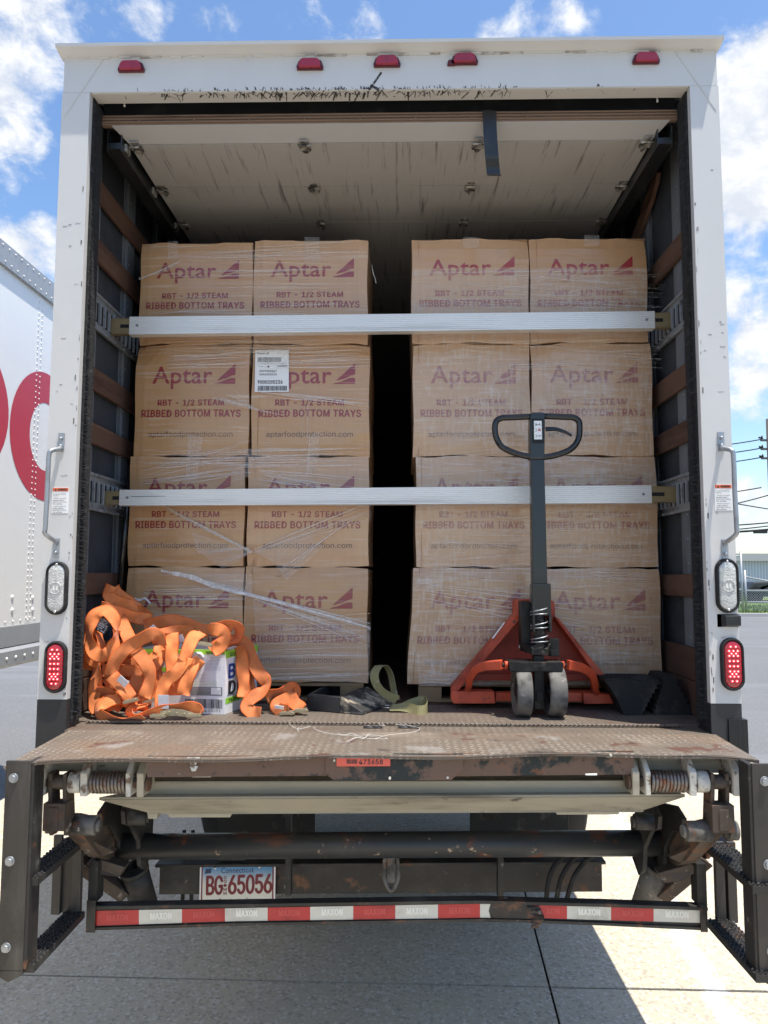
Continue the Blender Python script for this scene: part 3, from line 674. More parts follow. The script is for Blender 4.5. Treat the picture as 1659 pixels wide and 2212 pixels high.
for x in (-1.115, 1.09):
    q = MB(); q.bx(x-.026, x+.026, .14, 6.5, 3.46, 3.485); q.bx(x-.03, x-.026, .14, 6.5, 3.45, 3.54); q.bx(x+.026, x+.03, .14, 6.5, 3.45, 3.54)
    q.build('door_track', 'black_vinyl', truck)
st = MB(); top = at(1057, 238, .096); pts = [top, top+V((.002, -.004, -.10)), top+V((.008, -.001, -.19)), top+V((.014, .014, -.232)), top+V((.016, .010, -.262)), top+V((.0165, -.012, -.272))]
pts = crom(pts, 6); st.ribbon(pts, [V((.0265, 0, -.0012))]*len(pts), .003); st.build('pull_strap', 'black_vinyl', truck)
for px, py in ((268, 224), (1418, 214)):           # little cords under the header
    q = MB(); a = at(px, py-12, .09); q.tube([a, a+V((.002, 0, -.02)), a+V((.003, 0, -.035))], [.0015, .003, .004], 6); q.build('door_cord', 'white_string', truck)
# grab handles
for sgn in (-1, 1):
    q = MB(); dx = .018*sgn; xt, xb = (-1.216, -1.219) if sgn < 0 else (1.206, 1.206)
    for x, z in ((xt, 2.236), (xb, 1.845)): q.bx(x-.011, x+.011, -.005, .001, z-.035, z+.035, m=0)
    for x, z in ((xt, 2.25), (xt, 2.222), (xb, 1.86), (xb, 1.828)): q.cyl((x, -.005, z), (x, -.010, z), .007, 10, m=0); q.sphere((x, -.010, z), .006, 5, (1, .6, 1))
    P_ = [(xt, -.006, 2.215), (xt, -.03, 2.205), (xt+dx*.7, -.055, 2.195), (xt+dx, -.058, 2.17), (xt+dx, -.058, 2.05), (xt+dx*1.1, -.058, 1.92), (xb+dx*1.1, -.056, 1.90), (xb+dx*.6, -.045, 1.885), (xb, -.02, 1.872), (xb, -.006, 1.868)]
    q.tube(crom(P_, 5), .0085, 10); q.build('grab_handle', 'galvanised' if sgn > 0 else 'galvanised', truck)
# lamps
def oval(c, w_, hgt, y, n=12):
    r_ = w_; L_ = hgt-w_; pts = []
    for k in range(n+1):
        a = math.pi*k/n; pts.append(c+V((r_*math.cos(a), y, L_+r_*math.sin(a))))
    for k in range(n+1):
        a = math.pi+math.pi*k/n; pts.append(c+V((r_*math.cos(a), y, -L_+r_*math.sin(a))))
    return pts
def lamp(cx, cz, kind, chipped=False):
    c = V((cx, 0, cz)); W_, H_ = .041, (.097 if kind == 'reverse_light' else .093)
    bz = MB(); rings = [(1.0, 0), (1.0, -.008), (.93, -.016), (.80, -.016), (.72, -.007)]
    vs = []; n = None
    for f_, y in rings: o_ = oval(c, W_*f_, H_-W_*(1-f_), y); n = len(o_); vs += o_
    bz.add(vs, [(i*n+j, i*n+(j+1) % n, (i+1)*n+(j+1) % n, (i+1)*n+j) for i in range(len(rings)-1) for j in range(n)], m=0, smooth=True)
    if kind == 'reverse_light' or True:
        for z in (H_-.011, -H_+.011):
            if kind == 'reverse_light': bz.sphere(c+V((0, -.015, z)), .0055, 5, (1, .6, 1), m=1)
    r_ = lampobj = bz.build('reverse_light' if kind == 'reverse_light' else 'tail_light', ['rubber', 'chrome'], truck)
    ln = MB(); rings = [(.76, -.006), (.73, -.013), (.62, -.0155), (.3, -.017)]; vs = []
    for f_, y in rings: o_ = oval(c, W_*f_, H_-W_*(1-f_), y); n = len(o_); vs += o_
    ln.add(vs, [(i*n+j, i*n+(j+1) % n, (i+1)*n+(j+1) % n, (i+1)*n+j) for i in range(len(rings)-1) for j in range(n)] + [tuple((len(rings)-1)*n+j for j in range(n))], m=0, smooth=True)
    if kind == 'reverse_light':
        ring = [c+V((.021*math.cos(a*math.pi/12), -.018, .021*math.sin(a*math.pi/12))) for a in range(24)]
        ln.tube(ring, .0016, 5, closed=True, m=0)
        for dx in (-.006, .006): ln.bx(cx+dx-.003, cx+dx+.003, -.0185, -.016, cz-.008, cz+.008, m=1)
        lo = ln.build('lamp_lens', ['lens_clear', 'tape_white_light'], r_)
    else:
        lo = ln.build('lamp_lens', ['lens_red'], r_)
        ld = MB()
        rows = [(.062, (-.009, .009)), (.047, (-.015, 0, .015)), (.038, (-.007, .009)), (.030, (-.015, 0, .015)), (.012, (-.014, .0, .014)), (-.006, (-.014, 0, .014)), (-.024, (-.014, .001, .014)), (-.033, (-.007, .007)), (-.042, (-.014, 0, .014)), (-.058, (-.007, .009))]
        for dz, xs in rows:
            for dx in xs: ld.sphere((cx+dx, -.0172, cz+dz), .0052, 5, (1, .35, .9), m=0); ld.sphere((cx+dx, -.0188, cz+dz), .0021, 4, (1, .4, 1), m=1)
        ld.build('light_emitter', ['led_red', 'led_core'], r_)
    return r_
lamp(-1.210, 1.699, 'reverse_light'); lamp(1.208, 1.715, 'reverse_light'); lamp(-1.203, 1.416, 'tail'); lamp(1.216, 1.438, 'tail')
q = MB(); a = at(1569, 1341, 0)                    # side marker lamp housing above the tail light
q.hexa([a+V((-.034, 0, -.024)), a+V((.045, 0, -.024)), a+V((.045, .01, -.024)), a+V((-.034, .01, -.024)), a+V((-.034, 0, .026)), a+V((.045, 0, .026)), a+V((.045, .01, .026)), a+V((-.034, .01, .026))], m=0)
q.hexa([a+V((-.010, -.022, -.016)), a+V((.043, -.022, -.016)), a+V((.043, 0, -.022)), a+V((-.020, 0, -.022)), a+V((-.010, -.022, .018)), a+V((.043, -.022, .018)), a+V((.043, 0, .024)), a+V((-.020, 0, .024))], m=1)
q.build('marker_housing', ['gloss_black', 'black_vinyl'], truck, bevel=.002)
# warning decals
for (x0, x1, z1) in ((-1.243, -1.181, 2.068), (1.177, 1.240, 2.080)):
    q = MB(); hgt = .095; y = -.0012; q.bx(x0, x1, y, .001, z1-hgt, z1, m=0); q.bx(x0+.0015, x1-.0015, y-.0006, 0, z1-.0145, z1-.0015, m=1)
    q.text('WARNING', (x0+.022, y-.001, z1-.0115), (.034, 0, 0), (0, 0, .0075), .02, m=2)
    q.prism([V((x0+.008, y-.001, z1-.0115)), V((x0+.018, y-.001, z1-.0115)), V((x0+.013, y-.001, z1-.004))], (0, .0006, 0), m=2)
    z = z1-.022
    for ln_, wd in (('To avoid serious', .9), ('injury:', .4), (None, 0), ('· Always use grab', .93), ('  handle when', .75), ('  entering or exiting', .98), ('  this vehicle.', .7), (None, 0), ('· Always check for', .95), ('  traffic before', .76), ('  entering or exiting', .98), ('  this vehicle.', .7)):
        if ln_ is None: z -= .003; continue
        q.text(ln_, (x0+.004, y-.001, z-.0048), ((x1-x0-.008)*wd*.97, 0, 0), (0, 0, .0055), .0, m=2); z -= .0068
    q.build('warning_label', ['paper_white', 'warn_orange', 'ink_black'], truck)
# tread-plate corner guard and chassis
q = MB(); q.bx(1.196, 1.262, -.006, -.001, 1.06, 1.245); q.bx(1.2465, 1.262, -.001, .12, 1.06, 1.245); q.build('corner_guard', 'tread_black', truck)
for x in (-.43, .43):
    q = MB(); q.bx(x-.035, x+.035, .55, 8.8, .72, .98); q.build('chassis_rail', 'steel_black', truck)
for k in range(14):
    q = MB(); y = .75+k*.5; q.bx(-1.2, 1.18, y, y+.06, 1.03, 1.14); q.build('floor_crossbeam', 'steel_black', truck)
def wheel(x, y):
    q = MB(); prof = [(.14, .11), (.30, .12), (.44, .13), (.50, .10), (.505, .0), (.50, -.10), (.44, -.13), (.30, -.12), (.14, -.11)]; n = 36; vs = []
    for k in range(n):
        a = 2*math.pi*k/n; vs += [(x+w_, y+r_*math.cos(a), .505+r_*math.sin(a)) for r_, w_ in prof]
    L_ = len(prof); fs = [(k*L_+j, k*L_+j+1, ((k+1) % n)*L_+j+1, ((k+1) % n)*L_+j) for k in range(n) for j in range(L_-1)]
    q.add(vs, fs, smooth=True); w_ = q.build('wheel', 'tyre', truck); q = MB(); q.cyl((x-.1, y, .505), (x+.1, y, .505), .29, 24); q.build('rim', 'steel_grey', w_)
for x in (-1.02, -.72, .72, 1.02): wheel(x, 2.25)
q = MB(); q.cyl((-1.1, 2.25, .505), (1.1, 2.25, .505), .08, 12); q.sphere((0, 2.25, .505), .19, 8); q.build('axle', 'steel_black', truck)
for x0, x1 in ((-.95, -.42), (.42, .95)):
    q = MB(); c_ = .09; z0 = .24
    poly = [V((x0+c_, 1.45, z0)), V((x1-c_*.3, 1.45, z0)), V((x1, 1.45, z0+c_*.3)), V((x1, 1.45, 1.0)), V((x0, 1.45, 1.0)), V((x0, 1.45, z0+c_)), V((x0+.02, 1.45, z0+.03))]
    q.prism(poly, (0, .01, 0)); q.build('mud_flap', 'rubber', truck, bevel=.004)
# cab far ahead
q = MB(); q.bx(-1.1, 1.1, 7.9, 9.9, .6, 2.9); q.bx(-.45, .45, 7.3, 7.9, .55, 1.0); c_ = q.build('cab', 'white_paint', truck, bevel=.08)
for x in (-1.0, 1.0): wheel(x, 8.9)

# ================================================================== liftgate hung under the tail (parts of the truck)
# platform leaf: front edge sags and is bent down at the corners
def plat_front(x):
    K_ = [(-1.2, -.456), (-1.0, -.448), (-.7, -.412), (0, -.352), (.5, -.318), (.8, -.302), (1.0, -.306), (1.2, -.338)]
    for (a, p), (b_, q_) in zip(K_, K_[1:]):
        if x <= b_: return p+(q_-p)*(x-a)/(b_-a)
    return K_[-1][1]
pl = MB(); nx, ny = 40, 8; vs = []
def plat_pt(x, v):
    yf = plat_front(x); y = -.016 + (yf+.016)*v
    z = BED - .004
    e = max(0, abs(x)-.98)/.15; z -= .012*e*e*v + .004*math.sin(x*9)*v*v
    return V((x*(1.0+.0*v), y, z))
for j in range(ny+1):
    for i in range(nx+1): vs.append(plat_pt(-1.14+2.285*i/nx, j/ny))
n1 = len(vs); vs += [p-V((0, 0, .011)) for p in vs]
fs = []; K = nx+1
for j in range(ny):
    for i in range(nx): a = j*K+i; fs += [(a, a+1, a+K+1, a+K), (n1+a, n1+a+K, n1+a+K+1, n1+a+1)]
for i in range(nx): a = ny*K+i; fs += [(a, a+1, n1+a+1, n1+a), (i, n1+i, n1+i+1, i+1)]
for j in range(ny): a = j*K; fs += [(a, a+K, n1+a+K, n1+a), (a+nx, n1+a+nx, n1+a+K+nx, a+K+nx)]
pl.add(vs, fs, m=0)
ed = [plat_pt(-1.14+2.285*i/nx, 1)+V((0, -.001, -.004)) for i in range(nx+1)]; pl.tube([p+V((0, .001, .0005*math.sin(i*2.3))) for i, p in enumerate(ed)], .0026, 6, m=1)
platform = pl.build('liftgate_platform', ['tread_rust', 'steel_brown'], truck)
# rusty skirt below the front edge
q = MB()
def sk_pt(px, py, Y): return at(px, py, Y)
q.prism([at(318, 1634, -.395), at(706, 1632, -.345), at(706, 1676, -.345), at(318, 1679, -.395)], (0, .012, 0), m=0)
q.prism([at(984, 1628, -.315), at(1369, 1622, -.282), at(1369, 1673, -.282), at(984, 1677, -.315)], (0, .012, 0), m=0)
q.prism([at(703, 1631, -.350), at(1000, 1628, -.325), at(1000, 1662, -.325), at(975, 1685, -.327), at(722, 1686, -.350), at(703, 1672, -.350)], (0, .014, 0), m=0)
for px, py in ((842, 1682), (967, 1680), (722, 1643), (1320, 1632)): c = at(px, py, -.352 if px < 900 else -.33); q.cyl(c, c+V((0, .01, 0)), .004, 8, m=1)
for x0, y0, x1, y1 in ((404, 1636, 432, 1655), (410, 1655, 428, 1666), (1310, 1628, 1320, 1636)): q.prism([at(x0, y0, -.399 if x0 < 900 else -.30), at(x1, y0, -.399 if x0 < 900 else -.30), at((x0+x1)/2+3, y1, -.399 if x0 < 900 else -.30), at((x0+x1)/2-5, y1, -.399 if x0 < 900 else -.30)], (0, .003, 0), m=1)
skirt = q.build('platform_skirt', ['skirt_rust', 'primer_white'], truck)
q = MB(); a, b_, c, d = at(727, 1637, -.353), at(843, 1636.5, -.344), at(843, 1655, -.344), at(727, 1655.5, -.353); q.prism([a, b_, c, d], (0, .002, 0), m=0)
ux = b_-a; uz = a-d; n_ = V((0, -.0008, 0))
q.text('473658', d+n_+ux*.42+uz*.22, ux*.44, uz*.56, .012, m=1)
rr = random.Random(5); x = .19
while x < .385:
    w_ = rr.choice((.004, .007, .011)); o_ = d+n_+ux*x+uz*.30; q.prism([o_, o_+ux*w_, o_+ux*w_+uz*.5, o_+uz*.5], (0, .0004, 0), m=1); x += w_+rr.choice((.004, .006, .008))
q.build('number_sticker', ['sticker_red', 'ink_black'], skirt)
for px0, px1, py in ((415, 455, 1677), (1265, 1290, 1673)): q = MB(); q.prism([at(px0, py-1, -.36), at(px1, py-2, -.36), at(px1, py+2, -.36), at(px0, py+2, -.36)], (0, .004, 0)); q.build('platform_stop', 'tape_white_light', truck)
# two cream channels: fixed frame and folded leaf
q = MB(); y0 = -.20
def barY(px0, px1, py0, py1, Y, dy, m): q.prism([at(px0, py0, Y), at(px1, py0-6, Y), at(px1, py1-6, Y), at(px0, py1, Y)], (0, dy, 0), m=m)
a, b_ = at(318, 1688, -.2), at(1402, 1682, -.2); c, d = at(1402, 1713, -.2), at(318, 1718, -.2)
q.prism([a, b_, c, d], (0, .012, 0)); q.prism([a, b_, b_+V((0, .18, 0)), a+V((0, .18, 0))], (0, 0, -.006)); q.prism([d+V((0, -.018, .004)), c+V((0, -.018, .004)), c+V((0, .05, .004)), d+V((0, .05, .004))], (0, 0, -.006))
q.build('channel_beam', 'cream_channel', truck)
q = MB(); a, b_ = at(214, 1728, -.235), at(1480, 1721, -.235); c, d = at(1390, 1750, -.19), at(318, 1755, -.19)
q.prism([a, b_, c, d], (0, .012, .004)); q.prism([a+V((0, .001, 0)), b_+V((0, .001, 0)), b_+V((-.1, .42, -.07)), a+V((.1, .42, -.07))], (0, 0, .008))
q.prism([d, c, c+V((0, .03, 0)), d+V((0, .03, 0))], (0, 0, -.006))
q.build('folded_leaf', 'cream_dirty_shaded', truck)
for px0, px1, py0, py1 in ((362, 500, 1754, 1766), (317, 342, 1752, 1769), (1200, 1340, 1748, 1760)):
    q = MB(); q.prism([at(px0, py0, -.17), at(px1, py0, -.17), at(px1-3, py1, -.17), at(px0+3, py1, -.17)], (0, .06, 0)); q.build('leaf_bracket', 'cream_channel', truck, bevel=.002)
# torsion tube with end collars
q = MB(); a, b_ = at(222, 1829, .1), at(1524, 1820, .1); rad = .0445
q.cyl(a, b_, rad, 28, m=0)
ux = (b_-a).normalized()
for e, s_ in ((a, 1), (b_, -1)):
    q.cyl(e-ux*s_*.0, e+ux*s_*.02, rad+.010, 24, m=1); q.cyl(e-ux*s_*.07, e, rad+.004, 24, m=0); q.cyl(e-ux*s_*.078, e-ux*s_*.07, rad+.012, 24, m=1)
q.build('torsion_tube', ['steel_tube', 'collar_rust'], truck)
# cross member with hook and hangers
q = MB(); a, b_ = at(345, 1862, .33), at(1300, 1855, .33); q.prism([a, b_, b_+V((0, 0, -.125)), a+V((0, 0, -.125))], (0, .02, 0)); q.prism([a, b_, b_+V((0, -.06, 0)), a+V((0, -.06, 0))], (0, 0, .012)); q.build('cross_member', 'steel_black', truck, bevel=.003)
for px, y0, y1 in ((622, 1740, 1935), (1082, 1845, 1942)):
    q = MB(); a, b_ = at(px, y0, .2), at(px, y1, .2); q.prism([a+V((-.010, 0, 0)), a+V((.010, 0, 0)), b_+V((.010, 0, 0)), b_+V((-.010, 0, 0))], (0, .05, 0)); q.build('flat_hanger', 'steel_black', truck)
q = MB(); a = at(845, 1846, .18); q.bx(a.x-.02, a.x+.02, .18, .22, a.z-.02, a.z+.03); q.tube(crom([a+V((-.022, 0, -.01)), a+V((-.026, 0, -.08)), a+V((0, -.01, -.125)), a+V((.026, 0, -.08)), a+V((.022, 0, -.01))], 6), .008, 8); q.bx(a.x-.014, a.x+.014, .175, .195, a.z-.10, a.z-.01); q.build('tow_hook', 'steel_grey', truck)
# under-run bumper with reflective tape
tz = lambda px: 0
path = [(190, 1957, 2008), (500, 1952, 1998), (860, 1946.5, 1992), (1040, 1944, 1989), (1140, 1947, 1991), (1300, 1951, 1997), (1527, 1959, 2008)]
q = MB(); Yb = -.05
for (x0, a0, b0), (x1, a1, b1) in zip(path, path[1:]):
    q.prism([at(x0, a0, Yb), at(x1, a1, Yb), at(x1, b1, Yb), at(x0, b0, Yb)], (0, .006, 0))
    p0, p1 = at(x0, a0, Yb), at(x1, a1, Yb); q.prism([p0+V((0, .0065, 0)), p1+V((0, .0065, 0)), p1+V((0, .028, .003)), p0+V((0, .028, .003))], (0, 0, -.006))
    l0, l1 = at(x0, a0, Yb), at(x1, a1, Yb); q.prism([l0+V((0, -.008, .001)), l1+V((0, -.008, .001)), l1+V((0, -.008, -.009)), l0+V((0, -.008, -.009))], (0, .0075, 0))
    l0, l1 = at(x0, b0, Yb), at(x1, b1, Yb); q.prism([l0+V((0, -.008, 0)), l1+V((0, -.008, 0)), l1+V((0, -.008, .009)), l0+V((0, -.008, .009))], (0, .0075, 0))
for px, y0, y1 in ((201, 1862, 1950), (1516, 1868, 1958)):
    a, b_ = at(px, y0, -.05), at(px, y1, -.05); q.bx(a.x-.016, a.x+.016, -.045, .01, b_.z, a.z)
a, b_ = at(188, 1945, -.06), at(205, 2014, -.06); q.bx(a.x, b_.x, -.062, -.059, b_.z, a.z); a, b_ = at(1512, 1955, -.06), at(1529, 2013, -.06); q.bx(a.x, b_.x, -.062, -.059, b_.z, a.z)
bumper = q.build('underrun_bumper', 'steel_black', truck)
xs = [206, 300, 393, 486, 578, 670, 763, 854, 946, 1037, 1066]; xs2 = [1148, 1225, 1320, 1412, 1512]
import bisect
def tape_y(x):
    P_ = [(206, 1967.5, 2000), (500, 1962, 1990), (860, 1955.5, 1985), (1037, 1952.5, 1982.5), (1150, 1954.5, 1983), (1320, 1958, 1988), (1512, 1964, 1993.5)]
    for (a, t0, b0), (c, t1, b1) in zip(P_, P_[1:]):
        if x <= c: u = (x-a)/(c-a); return t0+(t1-t0)*u, b0+(b1-b0)*u
    return P_[-1][1:]
def tape(x0, x1, red, txt=True, part=None):
    q = MB(); Y = -.0525; n = 4
    for k in range(n):
        a, b_ = x0+(x1-x0)*k/n, x0+(x1-x0)*(k+1)/n; ta, ba = tape_y(a); tb, bb = tape_y(b_)
        q.prism([at(a, ta, Y), at(b_, tb, Y), at(b_, bb, Y), at(a, ba, Y)], (0, .0015, 0), m=0)
    if txt:
        c = x0+(x1-x0)*.27; e = x0+(x1-x0)*.75
        if part: c, e = x0+(x1-x0)*.42, x0+(x1-x0)*.78
        t0, b0 = tape_y(c); t1, b1 = tape_y(e); o_ = at(c, b0-9.5, Y-.0006); q.text(part or 'MAXON', o_, at(e, b1-9.5, Y-.0006)-o_, V((0, 0, .0215)), .035, m=1)
    q.build('reflective_tape', ['tape_red', 'tape_red_light'] if red else ['tape_white', 'tape_white_light'], bumper)
for i, (a, b_) in enumerate(zip(xs, xs[1:])): tape(a, b_, i % 2 == 0 and i < 9, i != 9)
for i, (a, b_) in enumerate(zip(xs2, xs2[1:])): tape(a, b_, i % 2 == 0, True, 'XON' if i == 0 else None)
q = MB()                                           # torn tape hanging from a bare patch
q.prism([at(1060, 1952, -.054), at(1150, 1953, -.054), at(1150, 1985, -.054), at(1060, 1983, -.054), at(1056, 1968, -.054)], (0, .0012, 0), m=0)
q.build('bare_patch', 'steel_black', bumper)
q = MB(); a = at(1152, 1957, -.055); pts = crom([a+V((0, 0, .0)), a+V((.008, -.010, -.020)), a+V((.018, -.004, -.034)), a+V((.0, -.016, -.066))], 5); q.ribbon(pts, [V((.022-.0005*i, .008*math.sin(i), 0)) for i in range(len(pts))], .002); q.build('torn_strip', 'steel_brown', bumper)
# licence plate on its bracket
q = MB(); Yp = .30; c00, c10, c11, c01 = at(430, 1962, Yp), at(594, 1957, Yp), at(594.5, 1864, Yp), at(440, 1866, Yp)
ux = (c10-c00); uz = V((0, 0, (c01-c00).z)); ux = V((ux.x, 0, ux.z)); o_ = c00
def PP(u, v, dy=0): return o_ + ux*u + uz*v + V((0, dy, 0))
def rr_(u0, u1, v0, v1, rad, dy):
    pts = []
    for (cu, cv, a0) in ((u1-rad/2, v1-rad, 0), (u0+rad/2, v1-rad, 90), (u0+rad/2, v0+rad, 180), (u1-rad/2, v0+rad, 270)):
        for k in range(5): a = R(a0+k*22.5); pts.append(PP(cu+rad/2*math.cos(a), cv+rad*math.sin(a), dy))
    return pts
q.prism(rr_(0, 1, 0, 1, .07, 0), (0, .002, 0), m=0); q.prism(rr_(.022, .978, .04, .958, .05, -.0012), (0, .0015, 0), m=2); q.prism(rr_(.040, .960, .075, .925, .035, -.0019), (0, .001, 0), m=1)
e = V((0, -.0026, 0))
q.text('Connecticut', PP(.285, .775)+e, ux*.43, uz*.125, .006, m=3)
q.text('Constitution State', PP(.25, .115)+e, ux*.50, uz*.095, .004, m=4)
for ch, u, wd in (('B', .095, .095), ('G', .205, .10), ('6', .385, .10), ('5', .505, .095), ('0', .620, .10), ('5', .740, .095), ('6', .855, .10)):
    q.text(ch, PP(u, .30)+e, ux*wd, uz*.42, .018, m=2)
for k, ch in enumerate(('C', 'O', '•', 'M', 'M')): q.text(ch, PP(.320, .645-.088*k)+e, ux*.04, uz*.066, .02, m=2)
q.prism([PP(.065, .76)+e, PP(.075, .775)+e, PP(.15, .79)+e, PP(.155, .89)+e, PP(.08, .885)+e], (0, .001, 0), m=3)
plate = q.build('license_plate', ['tag_white', 'plate_print', 'plate_maroon', 'ink_navy', 'ink_black'], truck)
for u, v, r_ in ((.205, .895, .0055), (.79, .885, .0055), (.20, .10, .004), (.80, .10, .004)): q = MB(); q.sphere(PP(u, v, -.003), r_, 5, (1, .6, 1)); q.build('plate_screw', 'chrome', plate)
q = MB(); a = at(500, 1856, .305); q.prism([a+V((-.05, 0, 0)), a+V((.05, 0, 0)), a+V((.08, 0, -.05)), a+V((-.08, 0, -.05))], (0, .01, 0)); q.build('plate_bracket', 'steel_grey', truck)

# one side of the lift mechanism, mirrored for the other
def mech(sg):
    def x(v): return v if sg < 0 else -v-.004+.012            # built on the left, mirrored with a small shift
    def X(v0, v1): a, b_ = x(v0), x(v1); return min(a, b_), max(a, b_)
    Ys = -.305 if sg < 0 else -.262; zc = at(240, 1690, Ys).z if sg < 0 else at(1450, 1688, Ys).z
    # backing plate and ears
    q = MB(); a, b_ = X(-1.06, -.752); q.bx(a, b_, Ys+.040, Ys+.048, zc+.022, 1.186); q.build('hinge_back_plate', 'cream_dirty_shaded', truck)
    for v, t_, mt in ((-1.085, .022, 'primer_white'), (-.948, .022, 'primer_white'), (-.808, .016, 'primer_white'), (-.770, .022, 'cream_channel')):
        q = MB(); a, b_ = X(v-t_/2, v+t_/2)
        q.prism([V((a, Ys-.030, zc-.036)), V((a, Ys-.034, zc+.036)), V((a, Ys+.03, 1.184)), V((a, Ys+.08, 1.184)), V((a, Ys+.08, zc-.036))], (b_-a, 0, 0)); q.build('hinge_ear', mt, truck, bevel=.003)
    q = MB(); a, b_ = X(-1.115, -.755); q.cyl((a, Ys, zc), (b_, Ys, zc), .016, 16, m=0)
    c_ = X(-1.00, -.962); q.cyl((c_[0], Ys, zc), (c_[1], Ys, zc), .033, 18, m=1); c_ = X(-.757, -.750); q.cyl((c_[0], Ys, zc), (c_[1], Ys, zc), .026, 18, m=0)
    c_ = X(-1.062, -1.014); q.cyl((c_[0], Ys, zc), (c_[1], Ys, zc), .023, 18, m=0); q.build('hinge_pin', ['steel_brown', 'primer_white'], truck)
    q = MB(); pts = []; turns = 10; xa, xb = -.932, -.820
    for i in range(turns*16+1):
        u = i/(turns*16); a = u*turns*2*math.pi; pts.append(V((x(xa+(xb-xa)*u), Ys+.029*math.cos(a), zc+.029*math.sin(a))))
    q.tube(pts, .0058, 8); q.build('torsion_spring', 'spring_steel', truck)
    # clevis block and lift arm
    q = MB()
    for v in (-1.058, -1.012):
        a, b_ = X(v-.006, v+.006); q.prism([V((a, Ys-.02, zc-.03)), V((a, Ys-.022, zc+.03)), V((a, Ys+.03, zc+.03)), V((a, Ys+.06, .93)), V((a, Ys+.0, .93))], (b_-a, 0, 0))
    a, b_ = X(-1.070, -1.002); q.bx(a, b_, Ys-.035, Ys+.02, .955, 1.038); a, b_ = X(-1.052, -1.022); q.bx(a, b_, Ys-.038, Ys-.0352, .962, 1.026)
    q.build('clevis_block', 'steel_brown', truck, bevel=.004)
    q = MB(); a0 = V((x(-1.046), -.30, .955)); P_ = [V((x(-1.060), -.27, .955)), V((x(-1.022), -.27, .955)), V((x(-.985), -.12, .84)), V((x(-.950), -.05, .79)), V((x(-.985), -.05, .775)), V((x(-1.02), -.10, .79))]
    q.prism(P_, (0, .03, 0)); a, b_ = X(-1.03, -.99)
    q.prism([V((a, -.28, .95)), V((a, -.24, .98)), V((a, .13, .83)), V((a, .18, .72)), V((a, .08, .70)), V((a, -.1, .80))], (b_-a, 0, 0)); q.build('lift_arm', 'steel_brown', truck, bevel=.003)
    q = MB(); a, b_ = X(-1.012, -.935); q.cyl((a, -.25, .945), (b_, -.25, .945), .031, 20); q.cyl((b_ if sg < 0 else a, -.25, .945), ((b_ if sg < 0 else a)+(.012 if sg < 0 else -.012), -.25, .945), .022, 16, r2=.018); q.build('arm_bushing', 'steel_grey', truck); q = MB(); a, b_ = X(-1.098, -1.07); q.cyl((a, -.24, .945), (b_, -.24, .945), .03, 18); q.build('arm_bushing', 'steel_grey', truck)
    q = MB(); a, b_ = X(-.875, -.815); q.cyl((a, -.12, .93), (b_, -.12, .93), .026, 18); a, b_ = X(-.822, -.806); q.cyl((a, -.12, .93), (b_, -.12, .93), .019, 8); q.build('leaf_roller', 'steel_black', truck)
    # side plates carrying the tube
    for v, sh in ((-.978, 0), (-.905, .02)):
        q = MB(); a, b_ = X(v-.008, v+.008)
        q.prism([V((a, -.13+sh, .945)), V((a, -.06, .965)), V((a, .10, .93)), V((a, .20, .82)), V((a, .19, .70)), V((a, .12, .665)), V((a, .07, .70)), V((a, .05, .79)), V((a, -.03, .87)), V((a, -.12+sh, .90))], (b_-a, 0, 0)); q.build('arm_plate', 'steel_black', truck, bevel=.003)
    # slanted brace under the tube, hydraulic ram and hoses
    q = MB(); a, b_ = (at(168, 1860, .04), at(275, 1935, .16)) if sg < 0 else (at(1522, 1856, .04), at(1425, 1938, .16)); d = (b_-a); q.obx((a+b_)/2, d/2, V((.0, .03, .0)), V((d.z, 0, -d.x)).normalized()*.022); q.prism([V((x(-1.06), -.02, .735)), V((x(-1.0), -.02, .70)), V((x(-.95), .0, .685)), V((x(-.93), .0, .72)), V((x(-1.04), -.02, .76))], (0, .05, 0)); q.build('frame_brace', 'steel_brown', truck, bevel=.003)
    q = MB(); a, b_ = (at(288, 1872, .14), at(312, 1958, .22)) if sg < 0 else (at(1424, 1866, .14), at(1394, 1955, .22)); q.cyl(a, b_, .050, 22, m=0); q.cyl(a, a+(b_-a).normalized()*.02, .053, 22, m=0); q.cyl(a-(b_-a).normalized()*.10, a, .016, 12, m=1); q.sphere(b_+V((0, 0, -.01)), .04, 6, m=0); q.build('hydraulic_ram', ['steel_grey' if sg > 0 else 'steel_black', 'chrome'], truck)
    q = MB()
    for k in range(3 if sg > 0 else 2):
        if sg > 0: q.tube(crom([V((x(-.80+.03*k), .22, .72)), V((x(-.74+.05*k), .21, .69)), V((x(-.68+.045*k), .20, .62)), V((x(-.65+.035*k), .22, .50))], 6), .0095, 8)
        else: q.tube([V((-.83+.035*k, .38, .72)), V((-.83+.035*k, .38, .42))], .008, 8)
    q.build('hydraulic_hose', 'rubber', truck)
    # step frame beside the platform
    q = MB(); yf = -.455 if sg < 0 else -.42; a, b_ = (X(-1.133, -1.058) if sg < 0 else (1.080, 1.160)); ztop = 1.196
    q.hexa([(a, yf, .60), (b_, yf, .60), (b_, yf+.008, .60), (a, yf+.008, .60), (a, yf, ztop), (b_, yf, ztop), (b_, yf+.008, ztop), (a, yf+.008, ztop)], m=0)
    q.prism([V((a, yf, .5995)), V((b_, yf, .5995)), V((b_, yf, .60-.012)), V((a+(b_-a)*.45, yf, .567)), V((a, yf, .585))], (0, .03, 0), m=0)
    xi = b_ if sg < 0 else a; q.bx(min(xi-.009, xi+.009), max(xi-.009, xi+.009), yf+.004, yf+.07, .602, ztop-.003, m=1)
    post = q.build('step_post', ['post_brown', 'steel_black'], truck, bevel=.002)
    q = MB()
